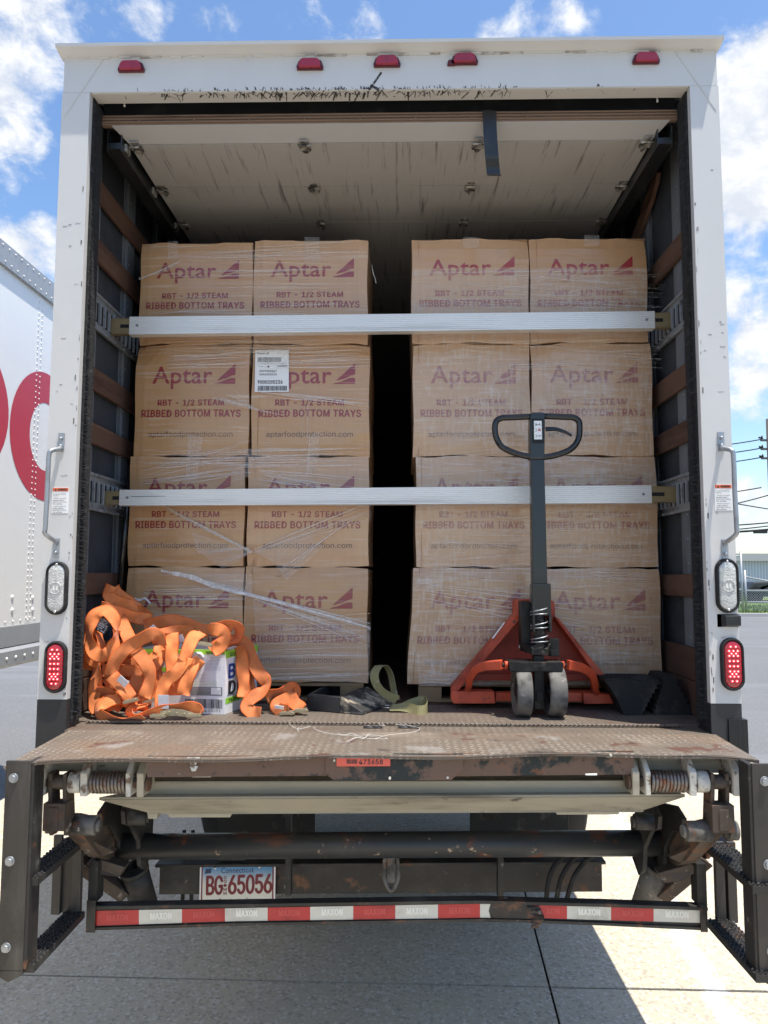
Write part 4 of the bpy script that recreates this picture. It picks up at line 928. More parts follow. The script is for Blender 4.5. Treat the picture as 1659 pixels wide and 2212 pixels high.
    for z in (1.146, .908, .665):
        q = MB(); cx = (a+b_)/2 + (-.012 if sg < 0 else -.004); c = V((cx, yf, z)); q.cyl(c, c+V((0, -.003, 0)), .014, 18); q.cyl(c+V((0, -.003, 0)), c+V((0, -.011, 0)), .0105, 6); q.build('step_bolt', 'galvanised', post)
    xo, xi2 = (-1.143, -1.045) if sg < 0 else (1.095, 1.164)
    q = MB(); q.bx(xo, xi2, -.085, -.078, .60, .845, m=0); q.bx(xo, xo+.03, -.10, -.086, .60, .86, m=0); q.bx(xi2-.03, xi2, -.10, -.086, .60, .86, m=0); q.bx(xo+.031, xi2-.031, -.0775, -.05, .58, .62, m=0); q.build('step_rear_post', 'post_brown', truck, bevel=.002)
    for z in (.855, .610):
        q = MB(); 
        fr = -.44; bk = -.09
        if sg < 0: c0, c1 = xo+.045, xi2+.015
        else: c0, c1 = xo-.035, xi2-.020
        q.bx(c0, c1, fr, bk, z-.022, z-.002, m=0)
        rq = random.Random(int(z*100))
        for i in range(34):
            for j in range(6):
                cx = c0+.008+(c1-c0-.016)*j/5 + (.004 if i % 2 else -.004); cy = fr+.008+(bk-fr-.016)*i/33
                rr_s = rq.uniform(.003, .0055); q.cyl((cx, cy, z-.003), (cx, cy, z+rq.uniform(.001, .005)), rr_s, 6, r2=rr_s*.7, m=1)
        q.build('step_tread', ['steel_black', 'black_grating'], truck)
mech(-1); mech(1)

# ================================================================== cargo
FY = .57                                            # plane of the front faces
def put_box(xa, xb, z0, z1, row, label, wrap, ink, ink2, seed, site=True, flap=0.0, lean=0.0, skew=0.0, dirty=False, crush=0.0, yoff=0.0):
    rg = random.Random(seed); q = MB(); dep = .60
    ph = rg.random()*6; amp = rg.uniform(.002, .009); dent = [(rg.choice((0, 1)), rg.choice((0, 1)), rg.uniform(.006, .016)) for _ in range(2)]
    def front(p):                                   # soft bulge of a tired carton face
        u = (p.x-xa)/(xb-xa); v = (p.z-z0)/(z1-z0)
        y = -amp*math.sin(math.pi*min(1, max(0, u)))*math.sin(math.pi*min(1, max(0, v))) + .0025*math.sin(7*u+ph)*math.sin(5*v+ph)
        y += lean*(v-.5)
        for du, dv, da in dent: y += da*max(0, 1-math.hypot((u-du)*4, (v-dv)*5))
        dx = skew*(v-.5); dz = crush*math.sin(math.pi*u)*(v > .9)*0
        return V((p.x+dx, FY+yoff+y+(p.y-FY), p.z))
    nu, nv = 12, 10; vs = []
    def edge(u, v):
        e = .0
        if v in (0, 1): e = .0035*math.sin(9*u+ph*2)+.002*math.sin(23*u+ph)
        return e
    for j in range(nv+1):
        for i in range(nu+1):
            u, v = i/nu, j/nv; p = V((xa+(xb-xa)*u + (.0025*math.sin(8*v+ph) if i in (0, nu) else 0), FY, z0+(z1-z0)*v+edge(u, v)))
            r_ = .004*((i in (0, nu)) + (j in (0, nv))); vs.append(front(p)+V((0, r_, 0)))
    K = nu+1; nf = len(vs)
    back = [V((p.x, FY+dep, p.z)) for p in vs]
    vs += back
    fs = []
    for j in range(nv):
        for i in range(nu): a = j*K+i; fs += [(a, a+1, a+K+1, a+K), (nf+a, nf+a+K, nf+a+K+1, nf+a+1)]
    for i in range(nu): a = nv*K+i; fs += [(a, a+1, nf+a+1, nf+a), (i, nf+i, nf+i+1, i+1)]
    for j in range(nv): a = j*K; fs += [(a, a+K, nf+a+K, nf+a), (a+nu, nf+a+nu, nf+a+K+nu, a+K+nu)]
    q.add(vs, fs, m=0)
    # lid flaps standing slightly proud on the top row
    if flap:
        zt = z1; n = 16
        for i in range(n):
            u0, u1 = i/n, (i+1)/n; hgt = lambda u: flap*(.15+.85*max(0, math.sin(math.pi*min(1, u*1.0+.02))))
            q.hexa([(xa+(xb-xa)*u0, FY+.012, zt-.004), (xa+(xb-xa)*u1, FY+.012, zt-.004), (xa+(xb-xa)*u1, FY+.30, zt-.004), (xa+(xb-xa)*u0, FY+.30, zt-.004),
                    (xa+(xb-xa)*u0, FY+.016, zt+.004), (xa+(xb-xa)*u1, FY+.016, zt+.004), (xa+(xb-xa)*u1, FY+.30, zt+.002+hgt(u1)), (xa+(xb-xa)*u0, FY+.30, zt+.002+hgt(u0))], m=3)
    W_, H_ = xb-xa, z1-z0; off = V((0, -.0013, 0))
    def T(s, u0, u1, v0, v1, bold, m):
        q.text(s, V((xa+W_*u0, FY, z0+H_*v0)), V((W_*(u1-u0), 0, 0)), V((0, 0, H_*(v1-v0))), bold, m=m, fn=lambda p: front(p)+off)
    T('Aptar', .15, .68, .595, .800, .010, 1)
    def L(pts, m=1): q.add([front(V((xa+W_*u, FY, z0+H_*v)))+off for u, v in pts], [tuple(range(len(pts)))], m=m)
    L([(.877, .825), (.880, .822), (.880, .730), (.872, .722), (.845, .715), (.795, .690), (.735, .672), (.72, .672)])
    L([(.697, .638), (.880, .640), (.880, .690), (.872, .695), (.835, .693), (.795, .676), (.76, .660), (.70, .645)])
    T('RBT - 1/2 STEAM', .205, .785, .440, .500, .022, 1); T('RIBBED BOTTOM TRAYS', .065, .930, .345, .408, .022, 1)
    if site: T('aptarfoodprotection.com', .13, .865, .155, .215, -.004, 2)
    # scored edge of the glued overlap
    e = .055 if wrap != 'card_dense' else .045
    L([(e, .005), (e+.004, .005), (e+.004, .99), (e, .99)], m=3)
    for k in range(int(rg.random()*3)+1):           # creases and knocks
        u, v = rg.uniform(.05, .95), rg.uniform(.03, .97); l = rg.uniform(.01, .05); a = rg.uniform(0, 3.1); L([(u, v), (u+l*math.cos(a), v+l*math.sin(a)), (u+l*math.cos(a)+.004, v+l*math.sin(a)+.004), (u+.003, v+.006)], m=3)
    b = q.build('cardboard_box', [wrap, ink, ink2, 'card_edge'], None, base=((xa+xb)/2, FY+.3, z0))
    tag(b, label, 'box', 'tray boxes stacked on the pallets'); return b
G = .0025
zr = [1.285, 1.785, 2.279, 2.790, 3.277]
lx = [(-1.155, -.640), (-.634, -.103)]
where = ['bottom', 'second from bottom', 'third from bottom', 'top']
boxes = {}
LB = {(0, 0): 'bottom carton behind the orange strap heap, lettering mostly hidden by straps', (0, 1): 'bottom carton crossed by a twisted white film band, beside the aisle',
      (1, 0): 'carton behind the lower load bar, wall side of the stack with straps', (1, 1): 'carton behind the lower load bar, aisle side of the stack with straps',
      (2, 0): 'third layer carton left of the one bearing the white shipping label', (2, 1): 'carton bearing the white shipping label with barcodes',
      (3, 0): 'slightly lower top carton by the wall, high above the orange straps', (3, 1): 'top carton with raised lid flap by the aisle, high above the orange straps'}
for r in range(4):
    for c in range(2):
        xa, xb = lx[c]; d = [-.010, -.012, .0, .006][r]; z1 = zr[r+1]-.004
        if r == 0 and c == 1: z1 -= .0
        b = put_box(xa+d+ (0 if c == 0 else (.0, .008, .006, .0)[r]), xb + (d if c == 0 else (.0, .004, .004, -.006)[r]), zr[r], z1 - (.010 if (r == 3 and c == 0) else 0), r, LB[(r, c)], 'card_wrapped', 'ink_wrapped', 'ink2_wrapped', 10*r+c, site=r < 3 or False, flap=(.030 if c == 0 else .042) if r == 3 else 0, yoff=.004*((r*3+c) % 3))
        boxes[('L', r, c)] = b
rx = [(.098, .620), (.627, 1.166)]
RB = {(0, 0): 'bottom carton behind the pallet jack frame, bulging toward the aisle', (0, 1): 'bottom carton right of the pallet jack post, standing behind the black chocks',
      (1, 0): 'hazily wrapped carton left of the jack post at lower load bar height', (1, 1): 'hazily wrapped carton right of the jack post at lower load bar height',
      (2, 0): 'hazily wrapped aisle side carton behind the jack loop handle', (2, 1): 'hazily wrapped wall side carton behind the jack loop handle',
      (3, 0): 'top carton with bare unwrapped upper half, next to the aisle', (3, 1): 'top carton with bare upper half beside the truck wall with the broken slat'}
for r in range(4):
    for c in range(2):
        xa, xb = rx[c]; dl = [-.012, .012, .0, -.006][r] if c == 0 else 0; dr = [.004, .004, -.006, -.014][r] if c == 1 else 0
        top = r == 3
        b = put_box(xa+dl, xb+dr, zr[r]-(.006 if r == 0 else 0), zr[r+1]-.004, r, RB[(r, c)], 'card_dense_top' if top else 'card_dense', 'ink_dense_top' if top else 'ink_dense', 'ink2_dense', 50+10*r+c, site=r < 3, flap=.012 if top else 0, skew=-.0 if not (r == 0 and c == 0) else .03, yoff=.003*((r+c) % 3))
        boxes[('R', r, c)] = b
# shipping label on one carton
q = MB(); a, b_ = at(552, 757, FY-.004), at(624, 847, FY-.004); x0, x1, z0, z1 = a.x, b_.x, b_.z, a.z; y = FY-.0075
def U(u, v, dy=0): return V((x0+(x1-x0)*u, y+dy, z0+(z1-z0)*v))
q.prism([U(0, 0), U(1, .005), U(.985, 1), U(0, 1)], (0, .001, 0), m=0); e = V((0, -.0006, 0)); ux, uz = V((x1-x0, 0, 0)), V((0, 0, z1-z0))
q.text('Aptar', U(.045, .885)+e, ux*.26, uz*.07, .006, m=2)
for t_ in ([(.31, .905), (.395, .965), (.395, .93), (.36, .915)], [(.31, .90), (.395, .90), (.395, .92), (.36, .912)]): q.poly([U(*p)+e for p in t_], m=2)
def bars(u0, u1, v0, v1, sd_, m=1, dens=1.0):
    rr = random.Random(sd_); u = u0
    while u < u1:
        w_ = rr.choice((.004, .007, .011))*dens; w_ = min(w_, u1-u); q.poly([U(u, v0)+e, U(u+w_, v0)+e, U(u+w_, v1)+e, U(u, v1)+e], m=m); u += w_+rr.choice((.004, .005, .008))*dens
bars(.065, .76, .715, .83, 1, 2); bars(.66, .94, .595, .64, 2, 2); bars(.09, .955, .03, .145, 3, 1, 1.4)
q.text('TRAY-PM-20-RBT-WHIT----1/2-DEEP-', U(.045, .66)+e, ux*.86, uz*.022, 0, m=2); q.text('3155 PC', U(.10, .595)+e, ux*.14, uz*.026, 0, m=2)
q.cyl(U(.39, .605, -.0006), U(.39, .605, -.0002), .0042, 12, m=1)
q.text('0029058847', U(.135, .475)+e, ux*.505, uz*.046, .012, m=1); q.text('0046355520', U(.135, .395)+e, ux*.505, uz*.046, .012, m=1); q.text('9000205236', U(.085, .195)+e, ux*.725, uz*.082, .022, m=1)
q.build('shipping_label', ['paper_white', 'ink_black', 'ink_grey'], boxes[('L', 2, 1)])
for (key, px0, px1, pyt, pyb) in ((('L', 3, 0), 362, 384, 521, 560), (('L', 3, 1), 658, 690, 512, 566), (('R', 3, 0), 1000, 1034, 512, 535), (('R', 3, 1), 1262, 1295, 508, 532)):
    q = MB(); q.prism([at(px0, pyt, FY-.010), at(px1, pyt, FY-.010), at(px1, pyb, FY-.010), at(px0, pyb, FY-.010)], (0, .0012, 0)); q.build('packing_tape', 'film_sheet', boxes[key])

# pallets
def pallet(x0, x1, label):
    t_ = thing('wooden_pallet', label, 'pallet', ((x0+x1)/2, FY+.6, BED), 'pallets under the cartons'); y0, y1 = FY+.012, FY+1.2
    for k in range(5):
        q = MB(); y = y0+(y1-y0-.1)*k/4; q.bx(x0, x1, y, y+.10, BED+.066, BED+.080); q.build('deck_board', 'wood_pallet', t_, bevel=.002)
    for y in (y0, (y0+y1)/2-.05, y1-.1):
        q = MB(); q.bx(x0, x1, y, y+.10, BED, BED+.014); q.build('bottom_board', 'wood_pallet', t_, bevel=.002)
        for x in (x0, (x0+x1)/2-.05, x1-.1): q = MB(); q.bx(x, x+.10, y+.002, y+.098, BED+.0145, BED+.0655); q.build('pallet_block', 'wood_pallet', t_)
pallet(-1.13, -.12, 'wooden pallet in the dark under the carton stack behind the straps'); pallet(.12, 1.14, 'wooden pallet under the hazily wrapped stack, entered by the pallet jack forks')

# stretch film: strands, gathered bands and loose sheets
def strand(mb, a, b_, wpx, Y, m=0, wob=1.5, rg=random, y2=None):
    n = max(3, int(abs(b_[0]-a[0])/40)+2); pts = []; k = rg.random()*6
    for i in range(n+1):
        u = i/n; pts.append(at(a[0]+(b_[0]-a[0])*u, a[1]+(b_[1]-a[1])*u + wob*math.sin(3*u+k)*math.sin(math.pi*u), Y + ((y2-Y)*u if y2 else 0) - .003*math.sin(math.pi*u)))
    hw = wpx/FPX*3.25*.5; mb.ribbon(pts, [V((0, .0004, hw*(.25+.75*math.sin(math.pi*min(1, max(0, .06+.88*i/n)))))) for i in range(n+1)], .0006, m=m)
def sheet(mb, pts, Y, m=1): mb.prism([at(x, y, Y) for x, y in pts], (0, .0006, 0), m=m)
def wrap_set(name, label, build_fn):
    t_ = thing(name, label, 'plastic wrap', (-.6 if 'strap' in label else .6, FY, BED+.08), 'film round the pallet loads'); q = MB(); build_fn(q); q.build('film_strands', ['film_strand', 'film_sheet', 'film_rope'], t_); return t_
YW = FY-.016
def left_wrap(q):
    rg = random.Random(21)
    def lines(x0, x1, y0, y1, n, wmin=.6, wmax=2.4, lmin=60, lmax=330, slope=(-.06, .02)):
        for i in range(n):
            l = rg.uniform(lmin, lmax); xs_ = rg.uniform(x0, max(x0+1, x1-l)); yy = rg.uniform(y0, y1); sl_ = rg.uniform(*slope)
            strand(q, (xs_, yy), (min(x1, xs_+l), yy+sl_*l), rg.uniform(wmin, wmax), YW-rg.random()*.003, 0, 1.2, rg)
    lines(350, 796, 540, 635, 46, .5, 1.6); lines(310, 796, 532, 560, 8); lines(300, 798, 732, 765, 40, .5, 1.6, lmax=420); lines(360, 545, 765, 800, 14, slope=(-.08, 0)); lines(300, 798, 972, 1012, 40, .5, 1.6, lmax=420)
    lines(560, 800, 760, 800, 16); lines(555, 800, 1330, 1470, 34, .5, 1.8); lines(310, 545, 1270, 1310, 14); lines(300, 800, 640, 680, 8); lines(555, 800, 840, 870, 8, slope=(.05, .25)); lines(300, 545, 1010, 1050, 14, slope=(-.3, -.05)); lines(560, 800, 1010, 1048, 12, slope=(.05, .3))
    def fan(a0, a1, b0, b1, n, w_=(.5, 1.6)):
        for i in range(n):
            u = rg.random(); v = min(1, max(0, u+rg.uniform(-.1, .1))); strand(q, (a0[0]+(a1[0]-a0[0])*u, a0[1]+(a1[1]-a0[1])*u), (b0[0]+(b1[0]-b0[0])*v, b0[1]+(b1[1]-b0[1])*v), rg.uniform(*w_), YW-.004*rg.random(), 0, .6, rg)
    fan((350, 1090), (380, 1112), (545, 1190), (545, 1197), 20); fan((548, 1187), (548, 1197), (800, 1080), (803, 1125), 20); fan((480, 1225), (420, 1190), (545, 1194), (540, 1180), 10)
    fan((620, 1254), (600, 1225), (700, 1150), (800, 1100), 9); fan((548, 878), (545, 880), (470, 870), (500, 835), 9); fan((545, 880), (640, 905), (450, 855), (500, 880), 6); fan((300, 600), (300, 606), (382, 580), (392, 560), 5, (1, 3))
    sheet(q, [(415, 1150), (545, 1192), (500, 1222), (480, 1228), (425, 1190)], YW-.001); sheet(q, [(550, 1192), (660, 1150), (700, 1180), (620, 1254), (590, 1215)], YW-.001)
    sheet(q, [(500, 1015), (535, 1000), (540, 1028), (505, 1042)], YW-.002); sheet(q, [(555, 1015), (600, 1042), (700, 1048), (640, 1020)], YW-.001); sheet(q, [(408, 940), (438, 945), (425, 1040), (400, 1040)], YW-.001); sheet(q, [(670, 945), (688, 930), (692, 980), (668, 1040), (655, 1040)], YW-.001)
    sheet(q, [(545, 1285), (800, 1357), (796, 1475), (560, 1470)], YW-.0005); sheet(q, [(330, 1240), (545, 1240), (545, 1290), (400, 1250)], YW-.0005)
    # gathered band running down across the bottom cartons
    P_ = [(348, 1233), (378, 1239), (412, 1246), (445, 1259), (482, 1272), (545, 1287), (640, 1311), (730, 1336), (800, 1356)]
    wd = [4, 9, 11, 10, 7, 6, 5, 4, 3]
    pts = crom([at(x, y, YW-.008) for x, y in P_], 4); n = len(pts); q.ribbon(pts, [V((0, .001, .5*3.25/FPX*wd[min(len(wd)-1, i*len(wd)//n)])) for i in range(n)], .003, m=2)
    fan((440, 1257), (445, 1262), (800, 1345), (800, 1362), 18, (.8, 2.4)); fan((545, 1290), (560, 1300), (800, 1358), (798, 1400), 16); fan((400, 1243), (420, 1250), (545, 1276), (545, 1292), 12)
    P_ = [(290, 1293), (303, 1296), (312, 1292), (318, 1296), (325, 1304)]; pts = crom([at(x, y, YW-.02) for x, y in P_], 4); q.ribbon(pts, [V((0, .002, .005))]*len(pts), .003, m=2)
    # vertical tape-like gathers
    for x, y0, y1 in ((412, 940, 1035), (628, 1375, 1470), (668, 940, 1030), (660, 870, 960)): fan((x-8, y0), (x+10, y0), (x-14, y1), (x+10, y1), 7, (.6, 1.8))
    # torn ends in the aisle
    P_ = [(803, 572), (806, 590), (810, 600), (812, 612)]; q.tube(crom([at(x, y, FY+.05) for x, y in P_], 4), .0022, 5, m=2)
wrap_set('stretch_wrap', 'clear stretch wrap with a twisted white band, on the carton stack behind the straps', left_wrap)
def right_wrap(q):
    rg = random.Random(33)
    for i in range(170):
        y = rg.choice((rg.uniform(590, 665), rg.uniform(730, 800), rg.uniform(960, 1040), rg.uniform(1090, 1180), rg.uniform(1200, 1270), rg.uniform(1270, 1470)))
        l = rg.uniform(40, 260); x = rg.uniform(898, 1425-l*.5); x2 = min(1430, x+l); sl_ = rg.uniform(-.10, .14); strand(q, (x, y), (x2, y+sl_*(x2-x)), rg.uniform(.5, 1.5), YW-rg.random()*.004, 0, .8, rg)
    strand(q, (893, 590), (1408, 583), 1.6, YW, 0, .5, rg)
    for i in range(9): strand(q, (905+rg.uniform(0, 30), 1260+i*5), (1300, 1300+i*9+rg.uniform(-10, 20)), rg.uniform(.6, 2.2), YW-.004, 0, .8, rg)
    sheet(q, [(920, 1245), (950, 1240), (955, 1275), (922, 1280)], YW); sheet(q, [(930, 1370), (938, 1372), (940, 1455), (930, 1460)], YW)
    for i in range(16): strand(q, (905, 1455+i*1.7), (1300+rg.uniform(-80, 130), 1455+i*1.6), rg.uniform(.8, 2.2), YW-.006, 0, .8, rg)
wrap_set('stretch_wrap', 'hazy dense stretch wrap round the carton stack behind the pallet jack', right_wrap)
# film skirt: gathered film round the sagging lower edge
# load bars
def load_bar(z0l, z1l, z0r, z1r, xl, xr, fl, fr_, label, yb):
    c = V(((xl+xr)/2, yb, (z0l+z1l)/2)); t_ = thing('load_bar', label, 'load bar', c, 'aluminium load bars across the cargo'); q = MB(); n = 9
    prof = []                                       # ribbed face, open back
    for k in range(n):
        v0, v1 = k/n, (k+1)/n; prof += [(v0+.004, .0008), (v0+.014, -.0014), (v1-.026, -.0014), (v1-.014, .0008)]
    prof = [(0.0, .004), (.0, .0)] + prof + [(1.0, 0), (1.0, .04), (.0, .04)]
    def pt(x, v, dy):
        u = (x-xl)/(xr-xl); z0 = z0l+(z0r-z0l)*u; z1 = z1l+(z1r-z1l)*u; return V((x, yb+dy, z0+(z1-z0)*v))
    L_ = [pt(xl, v, dy) for v, dy in prof]; R_ = [pt(xr, v, dy) for v, dy in prof]; k = len(prof)
    q.add(L_+R_, [(i, (i+1) % k, k+(i+1) % k, k+i) for i in range(k)] + [tuple(range(k-1, -1, -1)), tuple(range(k, 2*k))], m=0)
    for x in (xl+.035, xr-.035): c_ = pt(x, .5, 0); q.cyl(c_+V((0, -.0025, 0)), c_+V((0, .001, 0)), .0062, 12, m=1)
    if z0l < 2.3: q.prism([pt(xl+.05, .55, -.002), pt(xl+.20, .56, -.002), pt(xl+.20, .59, -.002), pt(xl+.05, .60, -.002)], (0, .0005, 0), m=1)
    q.build('beam', ['alu_bar', 'ink_grey'], t_)
    for x0, x1 in ((fl, xl-.001), (xr+.001, fr_)):
        q = MB(); a = pt(x0, .06, .006); b_ = pt(x1, .93, .006); zc = (a.z+b_.z)/2
        q.bx(x0, x1, yb+.006, yb+.034, a.z, b_.z, m=0); xm0, xm1 = x0+(x1-x0)*.48 if x0 < 0 else x0+.0, x1 if x0 < 0 else x0+(x1-x0)*.55
        q.bx(xm0+.002, xm1-.002, yb+.0045, yb+.0055, zc-.008, zc+.008, m=1); q.bx(x0+.002, x1-.002, yb+.0035, yb+.0058, b_.z-.006, b_.z-.001, m=0); q.bx(x0+.002, x1-.002, yb+.0035, yb+.0058, a.z+.001, a.z+.006, m=0)
        q.build('end_fitting', ['zinc_yellow', 'dark_cavity'], t_, bevel=.002)
load_bar(2.795, 2.875, 2.813, 2.889, -1.147, 1.139, -1.230, 1.209, 'upper aluminium load bar across the top cartons, above the shipping label', .45)
load_bar(2.043, 2.111, 2.055, 2.132, -1.166, 1.104, -1.230, 1.209, 'lower aluminium load bar crossing the cartons behind the black jack post', .45)
# pole leaning in the corner
q = MB(); a, b_ = at(256, 1290, .52), at(283, 1000, .62); q.cyl(a, b_, .011, 10); tag(q.build('broom_pole', 'gloss_black', base=a), 'black pole leaning in the corner behind the orange straps', 'pole')
# khaki strap hanging down the aisle and lying on the floor
kb = at(860, 1490, .45); ks = thing('cam_strap', 'khaki webbing strap looped beside the black tray at the aisle mouth', 'strap', kb)
def flat_strip(q, P_, hw, wd=None, thick=.0025, m=0, n=6):
    pts = crom(P_, n); L_ = len(pts); w_ = []
    for i in range(L_):
        u = i/(L_-1)*(len(wd)-1); k = min(len(wd)-2, int(u)); w_.append((V(wd[k])*(1-(u-k))+V(wd[k+1])*(u-k)).normalized()*hw)
    q.ribbon(pts, w_, thick, m=m)
q = MB()
flat_strip(q, [at(858, 1512, .40), at(838, 1502, .41), at(820, 1488, .42), at(810, 1470, .43), at(810, 1452, .45), at(818, 1439, .48)], .021, [(.5, -.3, .8), (.8, -.4, .5), (.9, -.5, .25), (.9, -.5, .0), (.8, -.6, -.1), (.7, -.7, 0)])
flat_strip(q, [at(818, 1439, .48), at(832, 1438, .53), at(843, 1455, .54), at(848, 1478, .52), at(852, 1498, .47), at(858, 1512, .40)], .020, [(.7, -.7, 0), (.6, -.8, .1), (.6, -.8, .1), (.6, -.7, .1), (.5, -.6, .2)])
q.build('hanging_loop', ['khaki_web'], ks)
q = MB()
flat_strip(q, [at(842, 1530, .36), at(862, 1528, .36), at(880, 1528, .35), at(905, 1536, .30), at(922, 1532, .32), at(918, 1515, .40), at(895, 1519, .42), at(872, 1526, .42)], .022, [(0, .9, .3), (.0, .8, .5), (0, .5, .9), (0, .2, 1), (.0, .0, 1), (.0, .3, 1), (0, .7, .6)])
q.build('floor_loop', ['khaki_web'], ks)
q = MB(); c = at(838, 1529, .355); q.tube([c+V((-.018, 0, .0)), c+V((-.018, .02, .006)), c+V((.012, .02, .006)), c+V((.012, 0, 0))], .003, 6, closed=True); q.build('buckle', 'chrome', ks)

# ================================================================== pallet jack
jb = V((.58, .29, BED)); jk = thing('pallet_jack', 'orange red hand pallet jack with black loop handle, parked under the hazily wrapped stack', 'pallet jack', jb)
def jp(px, py, Y): return at(px, py, Y)
# steer wheels
for px in (1127, 1198):
    c = at(px, 1500, .285); c.z = BED+.098; q = MB(); hw = .030 if px < 1150 else .033; n = 40
    prof = [(.052, hw*.7), (.060, hw*.75), (.075, hw*.8), (.085, hw), (.092, hw*1.0), (.097, hw*.88), (.098, hw*.5), (.098, -hw*.5), (.097, -hw*.88), (.092, -hw), (.085, -hw), (.075, -hw*.8), (.060, -hw*.75), (.052, -hw*.7)]
    vs = [];
    for k in range(n):
        a = 2*math.pi*k/n; vs += [(c.x+w_, c.y+r_*math.cos(a), c.z+r_*math.sin(a)) for r_, w_ in prof]
    L_ = len(prof); q.add(vs, [(k*L_+j, k*L_+(j+1) % L_, ((k+1) % n)*L_+(j+1) % L_, ((k+1) % n)*L_+j) for k in range(n) for j in range(L_)], smooth=True)
    wh = q.build('steer_wheel', 'poly_wheel', jk)
    q = MB(); q.cyl(c+V((-hw*.62, 0, 0)), c+V((hw*.62, 0, 0)), .053, 24); q.cyl(c+V((-hw*.9, 0, 0)), c+V((hw*.9, 0, 0)), .022, 16); q.build('wheel_hub', 'jack_black', wh)
# axle block, steer bracket, pump, reservoir
q = MB(); cx = .585; y0 = .285
q.bx(cx-.020, cx+.020, .265, .305, BED+.03, BED+.235, m=0); q.cyl((cx-.05, y0, BED+.098), (cx+.055, y0, BED+.098), .012, 12, m=0); q.bx(cx-.014, cx+.014, .258, .2645, BED+.06, BED+.10, m=0)
a, b_ = at(1100, 1441, .24), at(1214, 1441, .24)
q.prism([V((a.x, .225, a.z-.016)), V((b_.x, .225, a.z-.014)), V((b_.x+.004, .225, a.z+.020)), V((a.x-.002, .225, a.z+.022))], (0, .11, 0), m=0)
q.cyl((cx-.002, .222, a.z+.002), (cx-.002, .226, a.z+.002), .008, 12, m=1)
q.build('steer_bracket', ['jack_black', 'dark_cavity'], jk, bevel=.005)
for e, s_ in ((a, -1), (b_, 1)):
    q = MB(); q.cyl(V((e.x, .27, a.z+.004)), V((e.x+s_*.014, .27, a.z+.004)), .016, 14, m=0); q.cyl(V((e.x+s_*.014, .27, a.z+.004)), V((e.x+s_*.024, .27, a.z+.004)), .008, 10, m=1); q.build('pivot_bearing', ['orange_paint', 'jack_black'], jk)
q = MB(); zb_ = BED+.245
q.cyl((cx, .31, zb_), (cx, .31, zb_+.030), .052, 24); q.prism([V((cx-.058, .30, zb_+.012)), V((cx-.03, .255, zb_-.006)), V((cx+.03, .25, zb_-.008)), V((cx+.055, .29, zb_+.01)), V((cx+.05, .36, zb_+.01)), V((cx-.05, .36, zb_+.01))], (0, 0, .028)); q.cyl((cx+.005, .285, zb_), (cx+.005, .285, zb_+.19), .026, 18)
q.bx(cx-.058, cx-.018, .325, .40, zb_+.02, zb_+.20); q.cyl((cx-.038, .36, zb_+.0), (cx-.038, .36, zb_+.20), .022, 16); q.bx(cx+.045, cx+.085, .29, .33, zb_-.015, zb_+.055); q.bx(cx+.05, cx+.08, .28, .2895, zb_-.012, zb_+.012); q.cyl((cx+.06, .288, zb_+.035), (cx+.06, .284, zb_+.035), .005, 10); q.cyl((cx+.012, .25, zb_+.005), (cx+.012, .244, zb_+.005), .007, 10)
q.build('hydraulic_pump', 'jack_black', jk, bevel=.004)
q = MB(); q.cyl((cx+.008, .278, zb_+.13), (cx+.008, .272, BED+.475), .0145, 16); q.build('pump_piston', 'chrome', jk)
q = MB(); pts = []; t_ = 6.5
for i in range(int(t_*18)): u = i/(t_*18); a_ = u*t_*2*math.pi; r_ = .034; pts.append(V((cx+.006+r_*math.cos(a_), .278+r_*math.sin(a_), zb_+.02+.175*u+.008*math.sin(a_*.5))))
q.tube(pts, .0026, 6); q.build('return_spring', 'galvanised', jk)
# draw bar: yoke, tube, loop handle
q = MB(); a, b_ = at(1148, 1338, .275), at(1187, 1255, .285)
q.bx(a.x, b_.x, .255, .31, a.z+.015, b_.z-.01); q.bx(a.x, a.x+.012, .25, .32, a.z-.05, a.z+.02); q.bx(b_.x-.012, b_.x, .25, .32, a.z-.05, a.z+.02); q.cyl((a.x-.004, .29, a.z-.03), (b_.x+.004, .29, a.z-.03), .012, 12)
q.cyl(((a.x+b_.x)/2-.002, .262, a.z+.004), ((a.x+b_.x)/2-.002, .262, a.z-.008), .012, 12)
q.build('handle_yoke', 'gloss_black', jk, bevel=.005)
q = MB(); b0, b1, t0, t1 = at(1150, 1262, .285), at(1183, 1262, .285), at(1147, 985, .30), at(1176, 985, .30)
for dy in (0,): q.hexa([b0, b1, b1+V((0, .045, 0)), b0+V((0, .045, 0)), t0, t1, t1+V((0, .045, 0)), t0+V((0, .045, 0))])
q.build('draw_bar', 'gloss_black', jk, bevel=.004)
q = MB(); P_ = [(1147, 900), (1100, 902), (1084, 903), (1072, 910), (1069, 925), (1072, 945), (1082, 963), (1100, 974), (1130, 984), (1161, 988), (1192, 985), (1222, 976), (1240, 964), (1250, 946), (1252, 925), (1250, 910), (1238, 902), (1220, 901), (1176, 899)]
q.tube(crom([at(x, y, .305) for x, y in P_], 4), .0125, 14); q.build('loop_handle', 'gloss_black', jk)
q = MB(); a, b_, c, d = at(1144, 992, .292), at(1177, 992, .292), at(1178, 893, .292), at(1145, 893, .292); q.prism([a, b_, c, at(1172, 890, .292), at(1152, 890, .292), d], (0, .05, 0), m=0); hd = q.build('handle_head', 'gloss_black', jk, bevel=.006)
q = MB(); a, b_, c, d = at(1150, 957, .2895), at(1175, 957, .2895), at(1174, 904, .2895), at(1149, 904, .2895); q.prism([a, b_, c, d], (0, .003, 0), m=0)
a, b_, c, d = at(1154, 949, .288), at(1171, 949, .288), at(1170, 909, .288), at(1153.5, 909, .288); q.prism([a, b_, c, d], (0, .0012, 0), m=1); ux, uz = b_-a, d-a
def D(u, v): return a+ux*u+uz*v+V((0, -.0008, 0))
